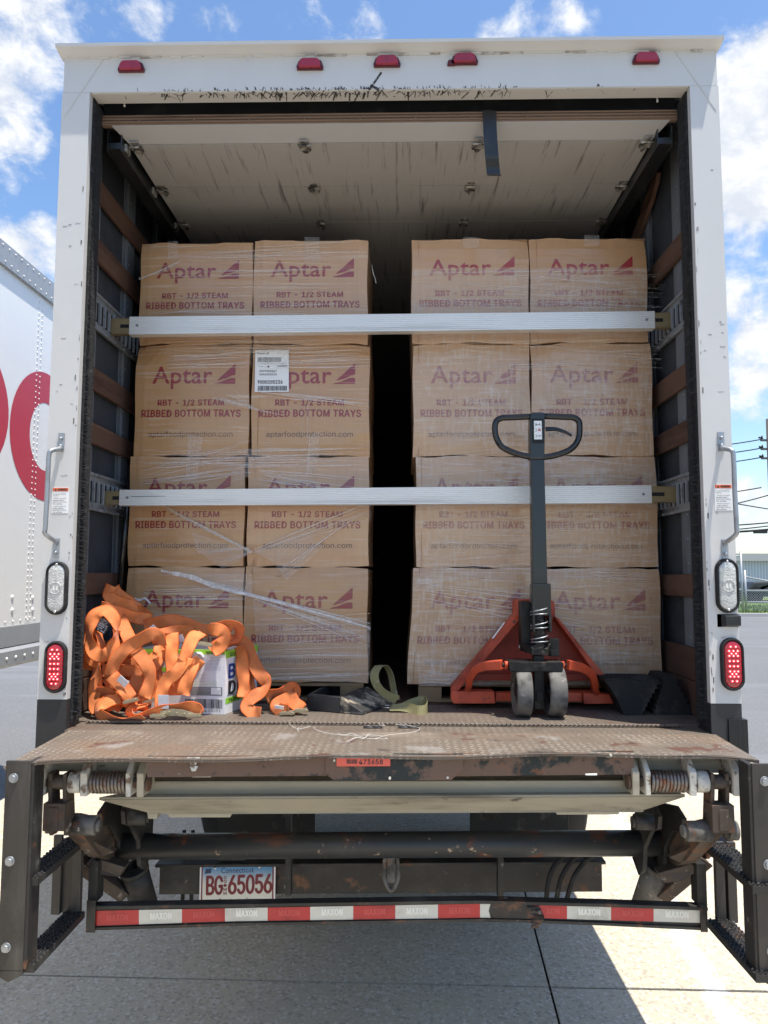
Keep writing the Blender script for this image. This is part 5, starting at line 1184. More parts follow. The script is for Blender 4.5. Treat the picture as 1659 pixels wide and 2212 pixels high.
for k, v in enumerate((.80, .50, .18)):             # three little operating pictograms
    q.tube([D(.12, v+.06), D(.28, v+.06), D(.36, v), D(.28, v-.06), D(.12, v-.06)], .0007, 5, m=2); 
    if k == 0: q.tube([D(.12, v), D(.9, v-.03)], .0009, 5, m=2); q.tube([D(.55, v-.02), D(.72, v+.02), D(.75, v+.10)], .0008, 5, m=2)
    if k == 1: q.poly([D(.5, v-.05), D(.85, v-.05), D(.85, v+.01), D(.5, v+.01)], m=3); q.poly([D(.55, v+.03), D(.8, v+.03), D(.8, v+.08), D(.55, v+.08)], m=3)
    if k == 2: q.tube([D(.5, v+.03), D(.92, v+.03)], .0007, 5, m=2); q.tube([D(.55, v-.05), D(.9, v-.05)], .0005, 5, m=2)
q.build('operating_label', ['jack_black', 'paper_white', 'ink_black', 'ink_red'], hd)
q = MB(); pts = crom([at(1178, 927, .30), at(1200, 927, .29), at(1220, 933, .285), at(1235, 941, .282)], 5); n = len(pts); q.ribbon(pts, [V((0, .002, .0095*(1-.55*i/n))) for i in range(n)], .010); q.build('release_lever', 'gloss_black', jk, bevel=.003)
# A frame: two sloping flanges, web plates, cap and base bars
def quad(q, pts, Y, d, m=0): q.prism([at(x, y, Y) for x, y in pts], (0, d, 0), m=m)
Yf = .445
q = MB()
quad(q, [(1114, 1326), (1128, 1332), (990, 1492), (976, 1500), (976, 1486)], Yf, .09); quad(q, [(1197, 1331), (1206, 1335), (1322, 1478), (1330, 1500), (1312, 1492)], Yf, .09)
quad(q, [(1118, 1300), (1122, 1295), (1150, 1295), (1192, 1296), (1198, 1301), (1200, 1331), (1117, 1331)], Yf-.05, .14); quad(q, [(1118, 1327), (1195, 1327), (1195, 1338), (1112, 1338)], Yf+.002, .08)
quad(q, [(976, 1490), (990, 1494), (1068, 1494), (1070, 1520), (980, 1520), (974, 1510)], Yf-.02, .06); quad(q, [(1072, 1497), (1118, 1497), (1118, 1515), (1070, 1515)], Yf, .05)
quad(q, [(1210, 1496), (1258, 1497), (1258, 1516), (1210, 1516)], Yf, .05); quad(q, [(1259, 1497), (1325, 1500), (1335, 1520), (1262, 1521)], Yf-.02, .06)
for px in (1083, 1253): c = at(px, 1505, Yf); q.cyl(c, c+V((0, -.004, 0)), .007, 12)
q.build('front_frame', 'orange_paint', jk, bevel=.006)
q = MB(); quad(q, [(1112, 1335), (1195, 1335), (1285, 1455), (1240, 1468), (1060, 1468), (1022, 1455)], Yf+.088, .012); quad(q, [(1005, 1456), (1310, 1456), (1310, 1470), (1005, 1470)], Yf+.07, .016); q.build('battery_plate', 'orange_paint_shaded', jk)
for s_ in (0, 1):
    P_ = [(1085, 1436), (1050, 1438), (1028, 1446), (1016, 1462), (1013, 1480), (1008, 1496)] if s_ == 0 else [(1226, 1436), (1256, 1442), (1276, 1456), (1283, 1474), (1286, 1490), (1292, 1500)]
    q = MB(); pts = crom([at(x, y, .30+.03*i) for i, (x, y) in enumerate(P_)], 5); n = len(pts); ns = []
    for i in range(n):
        t_ = (pts[min(n-1, i+1)]-pts[max(0, i-1)]).normalized(); ns.append(V((-t_.z, 0, t_.x)).normalized()*(.020-.010*i/n))
    q.ribbon(pts, ns, .028); q.build('torque_arm', 'orange_paint', jk, bevel=.004)
for x in (.36, .80):
    q = MB(); q.bx(x-.08, x+.08, .53, 1.66, BED+.018, BED+.060); q.build('fork', 'orange_paint', jk, bevel=.006)
q = MB(); quad(q, [(1121, 1342), (1133, 1344), (1133, 1400), (1121, 1400)], Yf+.084, .003); a = at(1127, 1350, Yf+.083); q.cyl(a, a+V((0, .0008, 0)), .006, 14, m=1); a = at(1125, 1370, Yf+.083); q.bx(a.x-.002, a.x+.008, a.y, a.y+.0008, a.z-.01, a.z+.012, m=1); quad(q, [(1088, 1345), (1092, 1343), (1066, 1379), (1062, 1379)], Yf-.001, .001); q.build('frame_label', ['paper_white', 'ink_black'], jk)

# ================================================================== black rubber chocks
def chock(poly, Y, d, label, holes=True, grid=None):
    base = at(poly[0][0], 1546, Y); base.z = BED; q = MB(); pts = [at(x, y, Y) for x, y in poly]; q.prism(pts, (0, d, 0))
    if grid:
        (x0, y0), (x1, y1) = grid; a, b_ = at(x0, y0, Y), at(x1, y1, Y)
        for i in range(13): x = a.x+.006+(b_.x-a.x-.012)*i/12; q.bx(x-.0032, x+.0032, Y+.004, Y+d-.004, a.z-.001, a.z+.007)
        for i in range(7): y = Y+.01+(d-.02)*i/6; q.bx(a.x+.002, b_.x-.002, y-.003, y+.003, a.z-.001, a.z+.006)
    if holes: c = at(1367, 1505, Y); q.cyl(c+V((0, -.001, 0)), c+V((0, .002, 0)), .005, 10, m=1)
    return tag(q.build('wheel_chock', ['rubber', 'dark_cavity'], base=base, bevel=.003), label, 'wheel chock', 'black wheel chocks on the bed')
def steps(x0, y0, x1, y1, n):                       # staircase edge
    out = []
    for i in range(n): out += [(x0+(x1-x0)*i/n, y0+(y1-y0)*(i+1)/n), (x0+(x1-x0)*(i+1)/n, y0+(y1-y0)*(i+1)/n)]
    return out
A_ = [(1306, 1470), (1424, 1470)] + steps(1424, 1470, 1384, 1546, 8) + [(1347, 1546), (1344, 1535), (1332, 1508), (1322, 1492)]
chock(A_, .315, .17, 'black rubber chock standing point down with ribbed face up, touching the jack frame', True, ((1306, 1470), (1424, 1470)))
B_ = [(1498, 1546), (1414, 1546)] + [p for p in steps(1414, 1546, 1437, 1466, 7)] + [(1437, 1461), (1460, 1461), (1464, 1470)] + steps(1464, 1470, 1500, 1535, 5)
chock(B_, .33, .19, 'black rubber chock sitting base down against the kick boards, beside the point-down one', False)

# ================================================================== black tray
tb = V((-.25, .45, BED)); q = MB()
p0, p1, p2, p3 = atz(662, 1534, BED), atz(782, 1545, BED), atz(842, 1533, BED), atz(705, 1512, BED)
hgt = .062; u_ = V((0, 0, 1))
f0, f1 = p0, p1; b0_, b1_ = p3+V((0, .12, 0)), p2+V((.02, .12, 0))
def tl(u, v, z): return (p0*(1-u)*(1-v)+p1*u*(1-v)+b1_*u*v+b0_*(1-u)*v) + u_*z
# rim walls round an open well plus sloping apron on the right
def wall(u0, u1, v0, v1, z): q.hexa([tl(u0, v0, 0), tl(u1, v0, 0), tl(u1, v1, 0), tl(u0, v1, 0), tl(u0+.006, v0+.01, z), tl(u1-.0, v0+.01, z), tl(u1, v1-.01, z), tl(u0+.006, v1-.01, z)])
wall(0, .60, 0, .12, hgt); wall(0, .60, .88, 1, hgt); wall(0, .07, .121, .879, hgt); wall(.54, .60, .121, .879, hgt); q.hexa([tl(.071, .121, 0), tl(.539, .121, 0), tl(.539, .879, 0), tl(.071, .879, 0), tl(.071, .121, .012), tl(.539, .121, .012), tl(.539, .879, .012), tl(.071, .879, .012)])
q.hexa([tl(.601, 0, 0), tl(1, 0, 0), tl(1, 1, 0), tl(.601, 1, 0), tl(.601, .01, hgt), tl(.99, .03, .012), tl(.99, .97, .012), tl(.601, .99, hgt)], m=1)
for v in (.3, .5, .7): q.hexa([tl(.66, v-.015, .03), tl(.95, v-.015, .01), tl(.95, v+.015, .01), tl(.66, v+.015, .03), tl(.66, v-.012, .060), tl(.95, v-.012, .022), tl(.95, v+.012, .022), tl(.66, v+.012, .060)], m=1)
tag(q.build('plastic_tray', ['tray_plastic', 'rubber_dusty'], base=tb, bevel=.006), 'black dusty plastic tray with an open well and a sloping end, lying on the bed', 'tray')

# ================================================================== diesel fluid carton under the straps
A0 = V((-.652, .272, BED)); eu = V((-.402, .035, 0)); ev = V((.075, .27, 0)); hz = .248
fb = thing('fluid_carton', 'white fluid carton with lime green top edges, half buried under the orange straps', 'carton', A0)
q = MB(); Z_ = V((0, 0, hz)); q.hexa([A0, A0+eu, A0+eu+ev, A0+ev, A0+Z_, A0+eu+Z_, A0+eu+ev+Z_, A0+ev+Z_], m=0)
nf = V((eu.y, -eu.x, 0)).normalized(); nf = nf if nf.y < 0 else -nf; ns_ = V((ev.y, -ev.x, 0)).normalized(); ns_ = ns_ if ns_.x > 0 else -ns_
def F(u, v, o=.0008): return A0+eu*(1-u)+Z_*v+nf*o       # u 0 left .. 1 right on the wide face
def S(u, v, o=.0008): return A0+ev*u+Z_*v+ns_*o
def fr_rect(u0, u1, v0, v1, m, o=.0008): q.poly([F(u0, v0, o), F(u1, v0, o), F(u1, v1, o), F(u0, v1, o)], m=m)
def sr_rect(u0, u1, v0, v1, m, o=.0008): q.poly([S(u0, v0, o), S(u1, v0, o), S(u1, v1, o), S(u0, v1, o)], m=m)
fr_rect(0, 1, .94, 1.0, 1); sr_rect(0, 1, .88, 1, 1); fr_rect(.30, .70, .655, .725, 1); fr_rect(.66, .975, .29, .425, 2); fr_rect(.86, .96, .31, .415, 5, .0012); sr_rect(.02, .98, .155, .25, 1)
q.poly([A0+Z_+V((0, 0, .001)), A0+eu+Z_+V((0, 0, .001)), A0+eu+ev*.12+Z_+V((0, 0, .001)), A0+ev*.12+Z_+V((0, 0, .001))], m=1)
fx = lambda u: V(eu*(-u))
q.text('FUEL TANK.', F(.46, .668, .0014), fx(.20), Z_*.042, .02, m=0); q.text('TRIPLE FILTERED', F(.80, .95, .0014), fx(.19), Z_*.035, .02, m=3); q.text('GUARANTEED', S(.12, .90, .0014), ev*.75, Z_*.06, .02, m=3)
q.text('Blue', S(.10, .55), ev*.78, Z_*.22, .03, m=4); q.text('DEF', S(.10, .30, .001), ev*.66, Z_*.20, .03, m=3); q.text('DIESEL EXHAUST FLUID', S(.06, .265), ev*.85, Z_*.028, .0, m=3); q.text('TRIPLE FILTERED', S(.10, .175, .0014), ev*.8, Z_*.05, .02, m=3)
q.text('Ultra-clean fluid formulated to', F(.78, .885, .0012), fx(.19), Z_*.016, 0, m=2)
for k in range(9): q.text('keeps the exhaust system running clean'[k:k+24], F(.79, .86-.022*k, .0012), fx(.16), Z_*.013, 0, m=4)
for k in range(6): q.text('store sealed and away from direct sunlight'[k*2:k*2+30], F(.64, .615-.022*k, .0012), fx(.15), Z_*.013, 0, m=2)
for k in range(4): q.text('do not dilute or mix with any other fluid'[k*2:k*2+30], F(.64, .50-.022*k, .0012), fx(.28), Z_*.012, 0, m=6)
for k in range(3): q.text('for use in diesel engines fitted with a reduction unit'[k*3:k*3+30], F(.675, .395-.028*k, .0014), fx(.17), Z_*.016, 0, m=(1 if k == 2 else 0))
for k in range(7): q.text('read the whole label before use and keep out of reach'[k*3:k*3+26], F(.10+.02*(k % 2), .70-.06*k, .0012), fx(.2), Z_*.018, 0, m=2)
rr = random.Random(9); u = .60
while u < .975: w_ = rr.choice((.004, .007, .010)); q.poly([F(u, .09), F(u+w_, .09), F(u+w_, .235), F(u, .235)], m=3); u += w_+rr.choice((.004, .006))
q.text('74804 03251', F(.70, .035), fx(.26), Z_*.04, .0, m=3)
q.build('carton_shell', ['tag_white', 'lime_green', 'ink_grey', 'ink_black', 'ink_blue', 'paper_white', 'lime_green'], fb, bevel=.004)
q = MB(); a = F(.72, .90, .004); q.tube(crom([a+V((-.02, 0, -.006)), a+V((-.012, -.004, .01)), a+V((.012, -.004, .012)), a+V((.02, 0, -.004))], 4), .007, 8); q.build('carry_handle', 'tag_white', fb)

# ================================================================== orange straps
def SC(cx, cy, Y): return at(172.5+.296*cx, 1234.2+.296*cy, Y)
def webbing(runs):
    q = MB()
    for P_, rolls in runs:
        pts = chaikin([SC(*p) for p in P_], 3); n = len(pts); wd = []
        for i in range(n):
            t_ = (pts[min(n-1, i+1)]-pts[max(0, i-1)]).normalized(); vw = (pts[i]-CAM0).normalized()
            pn = vw.cross(t_); pn = pn.normalized() if pn.length > 1e-4 else V((1, 0, 0)); dp = t_.cross(pn).normalized()
            u = i/(n-1)*(len(rolls)-1); k = min(len(rolls)-2, int(u)) if len(rolls) > 1 else 0
            r_ = R(18*math.sin(i*.33+len(runs)*2+P_[0][0]*.05) + (rolls[k] if len(rolls) == 1 else rolls[k]*(1-(u-k))+rolls[k+1]*(u-k))); wd.append((pn*math.cos(r_)+dp*math.sin(r_))*.0258)
        for i in range(1, n):
            if wd[i].dot(wd[i-1]) < 0: wd[i] = -wd[i]
        for _ in range(5): wd = [wd[0]] + [((wd[i-1]+wd[i]*2+wd[i+1]).normalized()*.0262) for i in range(1, n-1)] + [wd[-1]]
        q.band(pts, wd, .0024, .0022)
    return q
CAM0 = V((0.2, -2.6, 1.9))
def strap(label, runs, tags=(), buckles=(), ratchets=()):
    b_ = SC(*runs[0][0][len(runs[0][0])//2]); b_.z = BED
    t_ = thing('ratchet_strap', label, 'strap', b_, 'orange straps heaped by the wall'); webbing(runs).build('webbing', ['orange_web', 'orange_edge'], t_)
    for (cx, cy, Y, w_, h_, ang, tilt) in tags:
        c = SC(cx, cy, Y); q = MB(); a = R(ang); ux = V((math.cos(a), 0, math.sin(a)))*w_*.5; uz = V((-math.sin(a), -math.sin(R(tilt)), math.cos(a)*math.cos(R(tilt))))*h_*.5; q.obx(c, ux, ux.cross(uz).normalized()*.0008, uz); q.build('strap_tag', 'tag_white', t_)
    for (cx, cy, Y, ang) in buckles:                  # flat hook plate with folded lip
        c = SC(cx, cy, Y); a = R(ang); ux = V((math.cos(a), 0, math.sin(a))); uz = V((-math.sin(a), 0, math.cos(a))); uy = V((0, 1, 0)); q = MB()
        q.obx(c, ux*.029, uy*.012, uz*.0018); q.obx(c+uy*-.011+uz*.005, ux*.029, uy*.0018, uz*.0045); q.obx(c+uz*.010+uy*.004, ux*.024, uy*.010, uz*.0016); q.cyl(c+ux*.022-uy*.0145+uz*.006, c+ux*.022-uy*.017+uz*.006, .004, 8); q.build('end_fitting', 'brass', t_, bevel=.001)
    for (cx, cy, Y, ang) in ratchets:
        c = SC(cx, cy, Y); a = R(ang); ux = V((math.cos(a), 0, math.sin(a))); uz = V((-math.sin(a), 0, math.cos(a))); uy = V((0, 1, 0)); q = MB()
        for s_ in (-1, 1):
            o_ = c+uy*s_*.026
            q.prism([o_-ux*.06-uz*.010, o_+ux*.055-uz*.008, o_+ux*.065+uz*.006, o_+ux*.02+uz*.016, o_-ux*.02+uz*.018, o_-ux*.062+uz*.008], uy*.003)
        for d_x in (-.045, 0, .045): q.cyl(c+ux*d_x-uy*.028, c+ux*d_x+uy*.03, .006, 10)
        for d_x, d_z in ((-.03, .004), (.03, .0)): q.cyl(c+ux*d_x+uz*d_z-uy*.030, c+ux*d_x+uz*d_z-uy*.026, .005, 10)
        q.build('ratchet_buckle', 'brass', t_, bevel=.001)
    return t_
strap('orange strap flung highest on the heap, its folded end against the kick boards', [([(235, 105, .34), (205, 160, .33), (230, 205, .32), (320, 235, .34), (400, 262, .36), (425, 240, .38), (380, 225, .40), (300, 180, .40), (250, 120, .40)], [10, 20, 10, 0, 30, 60, 30, 10]),
      ([(150, 262, .27), (240, 285, .28), (340, 320, .31), (450, 345, .34), (520, 352, .36)], [10, 0, 15, 5]), ([(280, 275, .36), (380, 285, .37), (470, 300, .38), (500, 345, .38)], [0, 20, 40])])
s_ = strap('orange strap coiled in a big upright ring with a dark stitched patch inside', [([(268, 430, .20), (255, 340, .20), (190, 278, .20), (110, 310, .19), (70, 400, .18), (68, 520, .18), (105, 600, .17), (165, 625, .17), (225, 590, .18), (260, 510, .19), (268, 430, .20)], [62, 40, 15, 25, 60, 20, 10, 5, 45, 62]),
      ([(90, 390, .22), (70, 480, .22), (75, 590, .21), (95, 660, .20), (150, 640, .20), (172, 560, .21), (140, 470, .22), (110, 420, .23)], [40, 20, 20, 0, 30, 55, 20]), ([(120, 660, .21), (122, 780, .20), (105, 900, .19), (100, 980, .17), (130, 1010, .16)], [50, 40, 30, 10])])
q = MB(); c = SC(168, 395, .205); a_ = R(-28); ux = V((math.cos(a_), 0, math.sin(a_))); uz = V((-math.sin(a_), .1, math.cos(a_))); q.obx(c, ux*.024, V((0, .0012, 0)), uz*.027, m=0)
rr = random.Random(2)
for k in range(6):
    for j in range(9):
        if rr.random() < .75: o_ = c+ux*(-.019+.0045*j)+uz*(-.02+.008*k)+V((0, -.002, 0)); q.obx(o_, ux*.0016, V((0, .0005, 0)), uz*.0022, m=1)
q.build('stitched_patch', ['scuff_black', 'tag_white'], s_)
strap('orange strap draped in a long curve over the heap to a hook plate', [([(290, 340, .30), (350, 470, .22), (400, 570, .18), (470, 650, .17), (515, 740, .165), (505, 840, .16), (470, 920, .15)], [10, 5, 0, 15, 30, 10]),
      ([(225, 760, .16), (250, 660, .16), (330, 565, .165), (430, 505, .17), (530, 450, .18), (585, 480, .19), (600, 540, .20)], [5, 0, 0, 10, 30, 60]), ([(230, 760, .155), (300, 830, .15), (340, 880, .145), (370, 930, .14)], [0, 10, 0])],
      tags=[(312, 803, .140, .042, .03, -40, 20)], buckles=[(378, 952, .135, 14)])
strap('orange strap stretched across the back of the heap toward the carton lettering', [([(470, 400, .32), (560, 375, .32), (660, 355, .32), (760, 375, .33), (860, 425, .34), (945, 437, .35)], [0, 10, 0, 10]), ([(520, 500, .26), (620, 455, .28), (720, 440, .30), (830, 440, .32)], [10, 0, 5]), ([(240, 640, .23), (330, 680, .24), (440, 690, .24), (540, 660, .24)], [0, 20, 10])], tags=[(525, 415, .29, .03, .016, 40, 20), (740, 490, .26, .02, .03, 20, 10)])
strap('orange strap hanging straight down in front of the carton between two twists', [([(670, 450, .24), (675, 540, .22), (665, 620, .21), (680, 720, .20), (695, 820, .19), (690, 905, .18)], [0, 0, 10, 5]), ([(590, 540, .25), (580, 620, .23), (520, 640, .22), (590, 690, .21)], [20, 10, 30])])
strap('orange strap twisted like a braid down the carton face, ending in a white tag', [([(895, 450, .25), (830, 470, .22), (790, 560, .19), (765, 650, .18), (800, 740, .175), (840, 700, .18), (880, 640, .19)], [50, 30, 10, 0, 30, 50]), ([(830, 640, .185), (810, 730, .16), (770, 830, .155), (750, 900, .15)], [0, 20, 0]), ([(760, 660, .17), (700, 750, .155), (620, 800, .15), (595, 890, .145), (600, 1000, .14), (590, 1050, .135)], [0, 5, 15, 0])],
      tags=[(610, 952, .132, .040, .052, 0, 8)], buckles=[(572, 1062, .125, 0), (838, 1062, .13, 0)], ratchets=[(720, 1030, .16, -2)])
strap('orange strap knotted in loose loops on top of the carton', [([(945, 435, .30), (1040, 410, .27), (1130, 385, .27), (1170, 420, .29), (1150, 500, .30), (1080, 500, .30), (1010, 540, .27), (955, 580, .25)], [0, 20, 40, 70, 20, 10, 0]), ([(960, 420, .25), (1030, 430, .24), (1060, 470, .24), (1040, 540, .24), (970, 585, .23)], [30, 10, 10, 20])], buckles=[(915, 540, .22, -10)])
strap('orange strap falling off the carton corner to a frayed end on the bed', [([(1080, 510, .36), (1160, 495, .36), (1225, 545, .35), (1255, 650, .34), (1310, 750, .32), (1375, 815, .31), (1330, 880, .29), (1240, 930, .27), (1210, 990, .255), (1260, 1035, .24), (1320, 1040, .23)], [10, 20, 10, 5, 10, 50, 20, 5, 0, 0])])
strap('orange strap running close down the short side of the carton', [([(1165, 545, .34), (1185, 640, .33), (1190, 760, .32), (1200, 850, .30), (1195, 920, .28)], [35, 20, 25, 10]), ([(1190, 560, .37), (1230, 680, .36), (1225, 800, .34), (1245, 890, .32)], [15, 10, 20])])
strap('orange strap looped along the bed in front of the heap with hook plates', [([(300, 925, .16), (210, 945, .15), (135, 985, .14), (125, 1040, .13), (210, 1070, .12), (340, 1073, .115), (470, 1072, .11)], [20, 30, 50, 65, 80, 80]), ([(470, 915, .17), (480, 960, .16), (400, 985, .15), (362, 1030, .14), (410, 1055, .13), (520, 1040, .13), (640, 1000, .15), (780, 990, .16), (875, 1010, .15), (880, 1045, .14)], [20, 40, 50, 60, 75, 50, 40, 45, 60])], buckles=[(520, 950, .17, 20)])
strap('orange strap in a small coil on the bed between carton and black tray', [([(1360, 930, .30), (1400, 890, .32), (1490, 880, .34), (1560, 840, .36), (1585, 880, .36), (1520, 930, .33), (1420, 975, .29), (1450, 1010, .27), (1530, 1020, .26)], [40, 50, 30, 40, 20, 10, 30, 40]), ([(1535, 900, .34), (1560, 960, .31), (1600, 985, .29), (1620, 1010, .28)], [10, 0, 10])], tags=[(1455, 992, .262, .036, .014, -8, 20)], buckles=[(1515, 1042, .255, 4), (1615, 1022, .275, 4)])
strap('orange strap lying crumpled low against the white carton near the kick boards', [([(160, 720, .21), (240, 735, .20), (330, 720, .20), (420, 740, .21), (440, 820, .20), (330, 900, .19), (240, 1000, .18)], [0, 10, 20, 30, 10, 0]), ([(200, 760, .22), (260, 840, .20), (235, 940, .19), (250, 1010, .18)], [10, 0, 10]), ([(430, 760, .20), (400, 860, .185), (460, 940, .17), (470, 1000, .16)], [10, 30, 10])])

strap('orange strap doubled over behind the big ring, half in shade', [([(60, 430, .24), (45, 540, .24), (80, 640, .23), (60, 720, .23)], [20, 40, 10]), ([(250, 560, .25), (300, 620, .25), (360, 650, .26), (400, 720, .25), (380, 800, .25)], [0, 30, 15, 0]), ([(560, 560, .27), (600, 600, .26), (640, 610, .25)], [30, 0]), ([(300, 500, .27), (280, 570, .26), (310, 640, .25), (290, 700, .24)], [10, 40, 20])])
strap('orange strap bunched in tight folds at the foot of the heap', [([(130, 880, .19), (200, 880, .18), (260, 930, .18), (330, 950, .17), (420, 930, .18)], [20, 60, 30, 10]), ([(240, 800, .20), (280, 880, .19), (360, 960, .17), (430, 1000, .16), (500, 1000, .16)], [0, 30, 60, 70]), ([(540, 700, .22), (560, 780, .21), (545, 850, .20), (575, 930, .19)], [10, 30, 10])], buckles=[(610, 1045, .15, -8)])

# ================================================================== string and strips on the platform
def floor_line(P_, r_=.0016, lift=.004): return crom([atz(x, y, BED)+V((0, 0, lift)) for x, y in P_], 5)
def K5(cx, cy): return ((940+cx*.3014)/1.507, (2080+cy*.3014)/1.507)
sb = atz(760, 1585, BED); t_ = thing('white_string', 'tangle of thin white string lying on the platform', 'string', sb)
for P_ in ([(0, 915), (40, 955), (105, 985), (160, 975), (235, 955)], [(105, 1010), (95, 985), (110, 970)], [(268, 962), (300, 995), (420, 1030), (560, 1050), (720, 1055), (830, 1085), (950, 1092), (1060, 1090), (1040, 1075)], [(620, 1128), (650, 1105), (740, 1075), (800, 1090), (850, 1060), (875, 1045), (850, 1040), (830, 1075), (790, 1090)],
           [(520, 1030), (600, 1050), (680, 1030), (740, 1050), (900, 1050), (1010, 1058)], [(930, 1092), (1060, 1052), (1180, 1038), (1300, 1025), (1390, 1005), (1415, 975), (1380, 965), (1320, 955), (1270, 940), (1190, 935), (1150, 940)], [(640, 1128), (720, 1082), (780, 1078)], [(975, 910), (985, 940), (1040, 950), (1000, 925)]):
    q = MB(); q.tube(floor_line([K5(*p) for p in P_]), .0007, 5); q.build('string_strand', 'white_string', t_)
for (px0, px1, py, lab) in ((785, 826, 1569.5, 'frayed black strip lying along the sill seam'), (860, 906, 1569.5, 'straight black strip lying along the sill seam by the string')):
    q = MB(); a, b_ = atz(px0, py, BED), atz(px1, py, BED); q.bx(a.x, b_.x, a.y-.006, a.y+.006, BED-.003, BED+.003); tag(q.build('black_strip', 'scuff_black', base=a), lab, 'strip')

# ================================================================== neighbouring trailer
TX = -2.88; tr_ = thing('semi_trailer', 'white semi trailer with huge red round letters parked alongside', 'trailer', (TX-1.3, 0, 0))
ty0, ty1 = -9.5, 3.72; ztop = 4.17; zrail = 1.36; zbot = 1.06
q = MB(); q.bx(TX-2.55, TX, ty0, ty1, zrail, ztop-.10, m=0)
def letter(yc, zc, ry, rz, hy, hz_):                 # flat red ring painted on the side
    n = 48; vs = []
    for k in range(n):
        a = 2*math.pi*k/n; vs.append((TX+.002, yc+ry*math.cos(a), zc+rz*math.sin(a))); vs.append((TX+.002, yc+hy*math.cos(a), zc+hz_*math.sin(a)))
    q.add(vs, [(2*k, 2*((k+1) % n), 2*((k+1) % n)+1, 2*k+1) for k in range(n)], m=1)
a = atx(20, 930, TX); b_ = atx(70, 950, TX); top_ = atx(75, 792, TX); bot_ = atx(75, 1078, TX); hole = atx(62, 945, TX)
zc = (top_.z+bot_.z)/2; rz = (top_.z-bot_.z)/2; ry = .56; yc = a.y+ry
letter(yc, zc, ry, rz, ry-.30, rz*.53); letter(a.y-.02-.66, zc+.03, .66, rz*1.02, .30, rz*.5)
body_mb = q
q = MB(); q.bx(TX-.02, TX+.03, ty0, ty1, ztop-.17, ztop, m=0); q.bx(TX-2.6, TX-.021, ty0, ty1, ztop-.099, ztop, m=0); q.build('top_rail', 'trailer_grey', tr_)
q = MB(); q.bx(TX-.06, TX+.012, ty0, ty1, zbot+.15, zrail-.002, m=0); q.prism([V((TX-.06, ty0, zbot)), V((TX+.02, ty0, zbot)), V((TX+.04, ty0, zbot+.02)), V((TX+.04, ty0, zbot+.12)), V((TX+.0, ty0, zbot+.149)), V((TX-.06, ty0, zbot+.149))], (0, ty1-ty0, 0), m=0)
q.bx(TX-2.5, TX-.061, ty0, ty1, zbot+.06, zrail-.002, m=0); q.build('bottom_rail', 'trailer_grey', tr_)
q = body_mb; q.m = 0
yj_ = atx(78, 900, TX).y
for dy in (-.028, .028):
    for k in range(58): q.sphere((TX+.003, yj_+dy, zrail+.05+k*.046), .008, 4, (.6, 1, 1))
for k in range(60): q.sphere((TX+.031, ty1-.05-k*.09, ztop-.14), .009, 4, (.6, 1, 1)); q.sphere((TX+.031, ty1-.09-k*.09, ztop-.03), .009, 4, (.6, 1, 1))
for k in range(40):
    q.sphere((TX+.003, ty1-.06-k*.11, zrail+.035), .008, 4, (.6, 1, 1)); q.sphere((TX+.041, ty1-.06-k*.13, zbot+.07), .014, 4, (.5, 1, 1))
for px, py in ((26, 1290), (26, 1318), (70, 1291), (70, 1317)): p = atx(px, py, TX); q.sphere(p, .02, 5, (.6, 1, 1))
q.bx(TX, TX+.0015, yj_-.05, yj_+.05, zrail+.01, ztop-.18); q.build('trailer_body', ['trailer_white', 'trailer_red'], tr_)
p = atx(91, 1388, TX); q = MB(); q.bx(TX+.0125, TX+.0145, p.y-.035, p.y+.05, p.z-.022, p.z+.022); q.build('trailer_reflector', 'tape_red', tr_)
for y in (-7.6, -6.2):
    for x in (TX-.25, TX-2.3):
        q = MB(); q.cyl((x-.25, y, .5), (x+.15, y, .5), .5, 30); q.build('trailer_wheel', 'tyre', tr_)
for x in (TX-.5, TX-2.0):
    q = MB(); q.bx(x-.07, x+.07, .9, 1.04, -.01, 1.1); q.bx(x-.15, x+.15, .85, 1.09, -.012, .02); q.build('landing_leg', 'steel_black', tr_)

# ================================================================== far side of the yard
DK = 27.0
def gx(px, Y): return at(px, 1300, Y).x
k0 = atz(1620, 1331, 0); KY = k0.y
q = MB(); q.bx(-60, 120, KY, KY+.18, -.02, .13); tag(q.build('kerb', 'kerb_stone', bevel=.02), kind='structure')
q = MB(); q.bx(-60, 120, KY+.181, KY+26, -.05, .10); tag(q.build('grass_verge', 'grass'), kind='structure')
rg = random.Random(4); q = MB()
for i in range(2600):
    x = rg.uniform(gx(1590, KY), gx(1700, KY+12)); y = KY+.25+rg.random()**1.5*9; hh = rg.uniform(.06, .16); a = rg.uniform(0, 3.1); dx, dy = math.cos(a)*.03, math.sin(a)*.03
    q.add([(x-dx, y-dy, .098), (x+dx, y+dy, .098), (x+rg.uniform(-.05, .05), y+rg.uniform(-.05, .05), .098+hh)], [(0, 1, 2)])
tag(q.build('grass_tufts', 'grass'), 'unmown grass along the kerb beyond the car park', 'grass', kind='stuff')
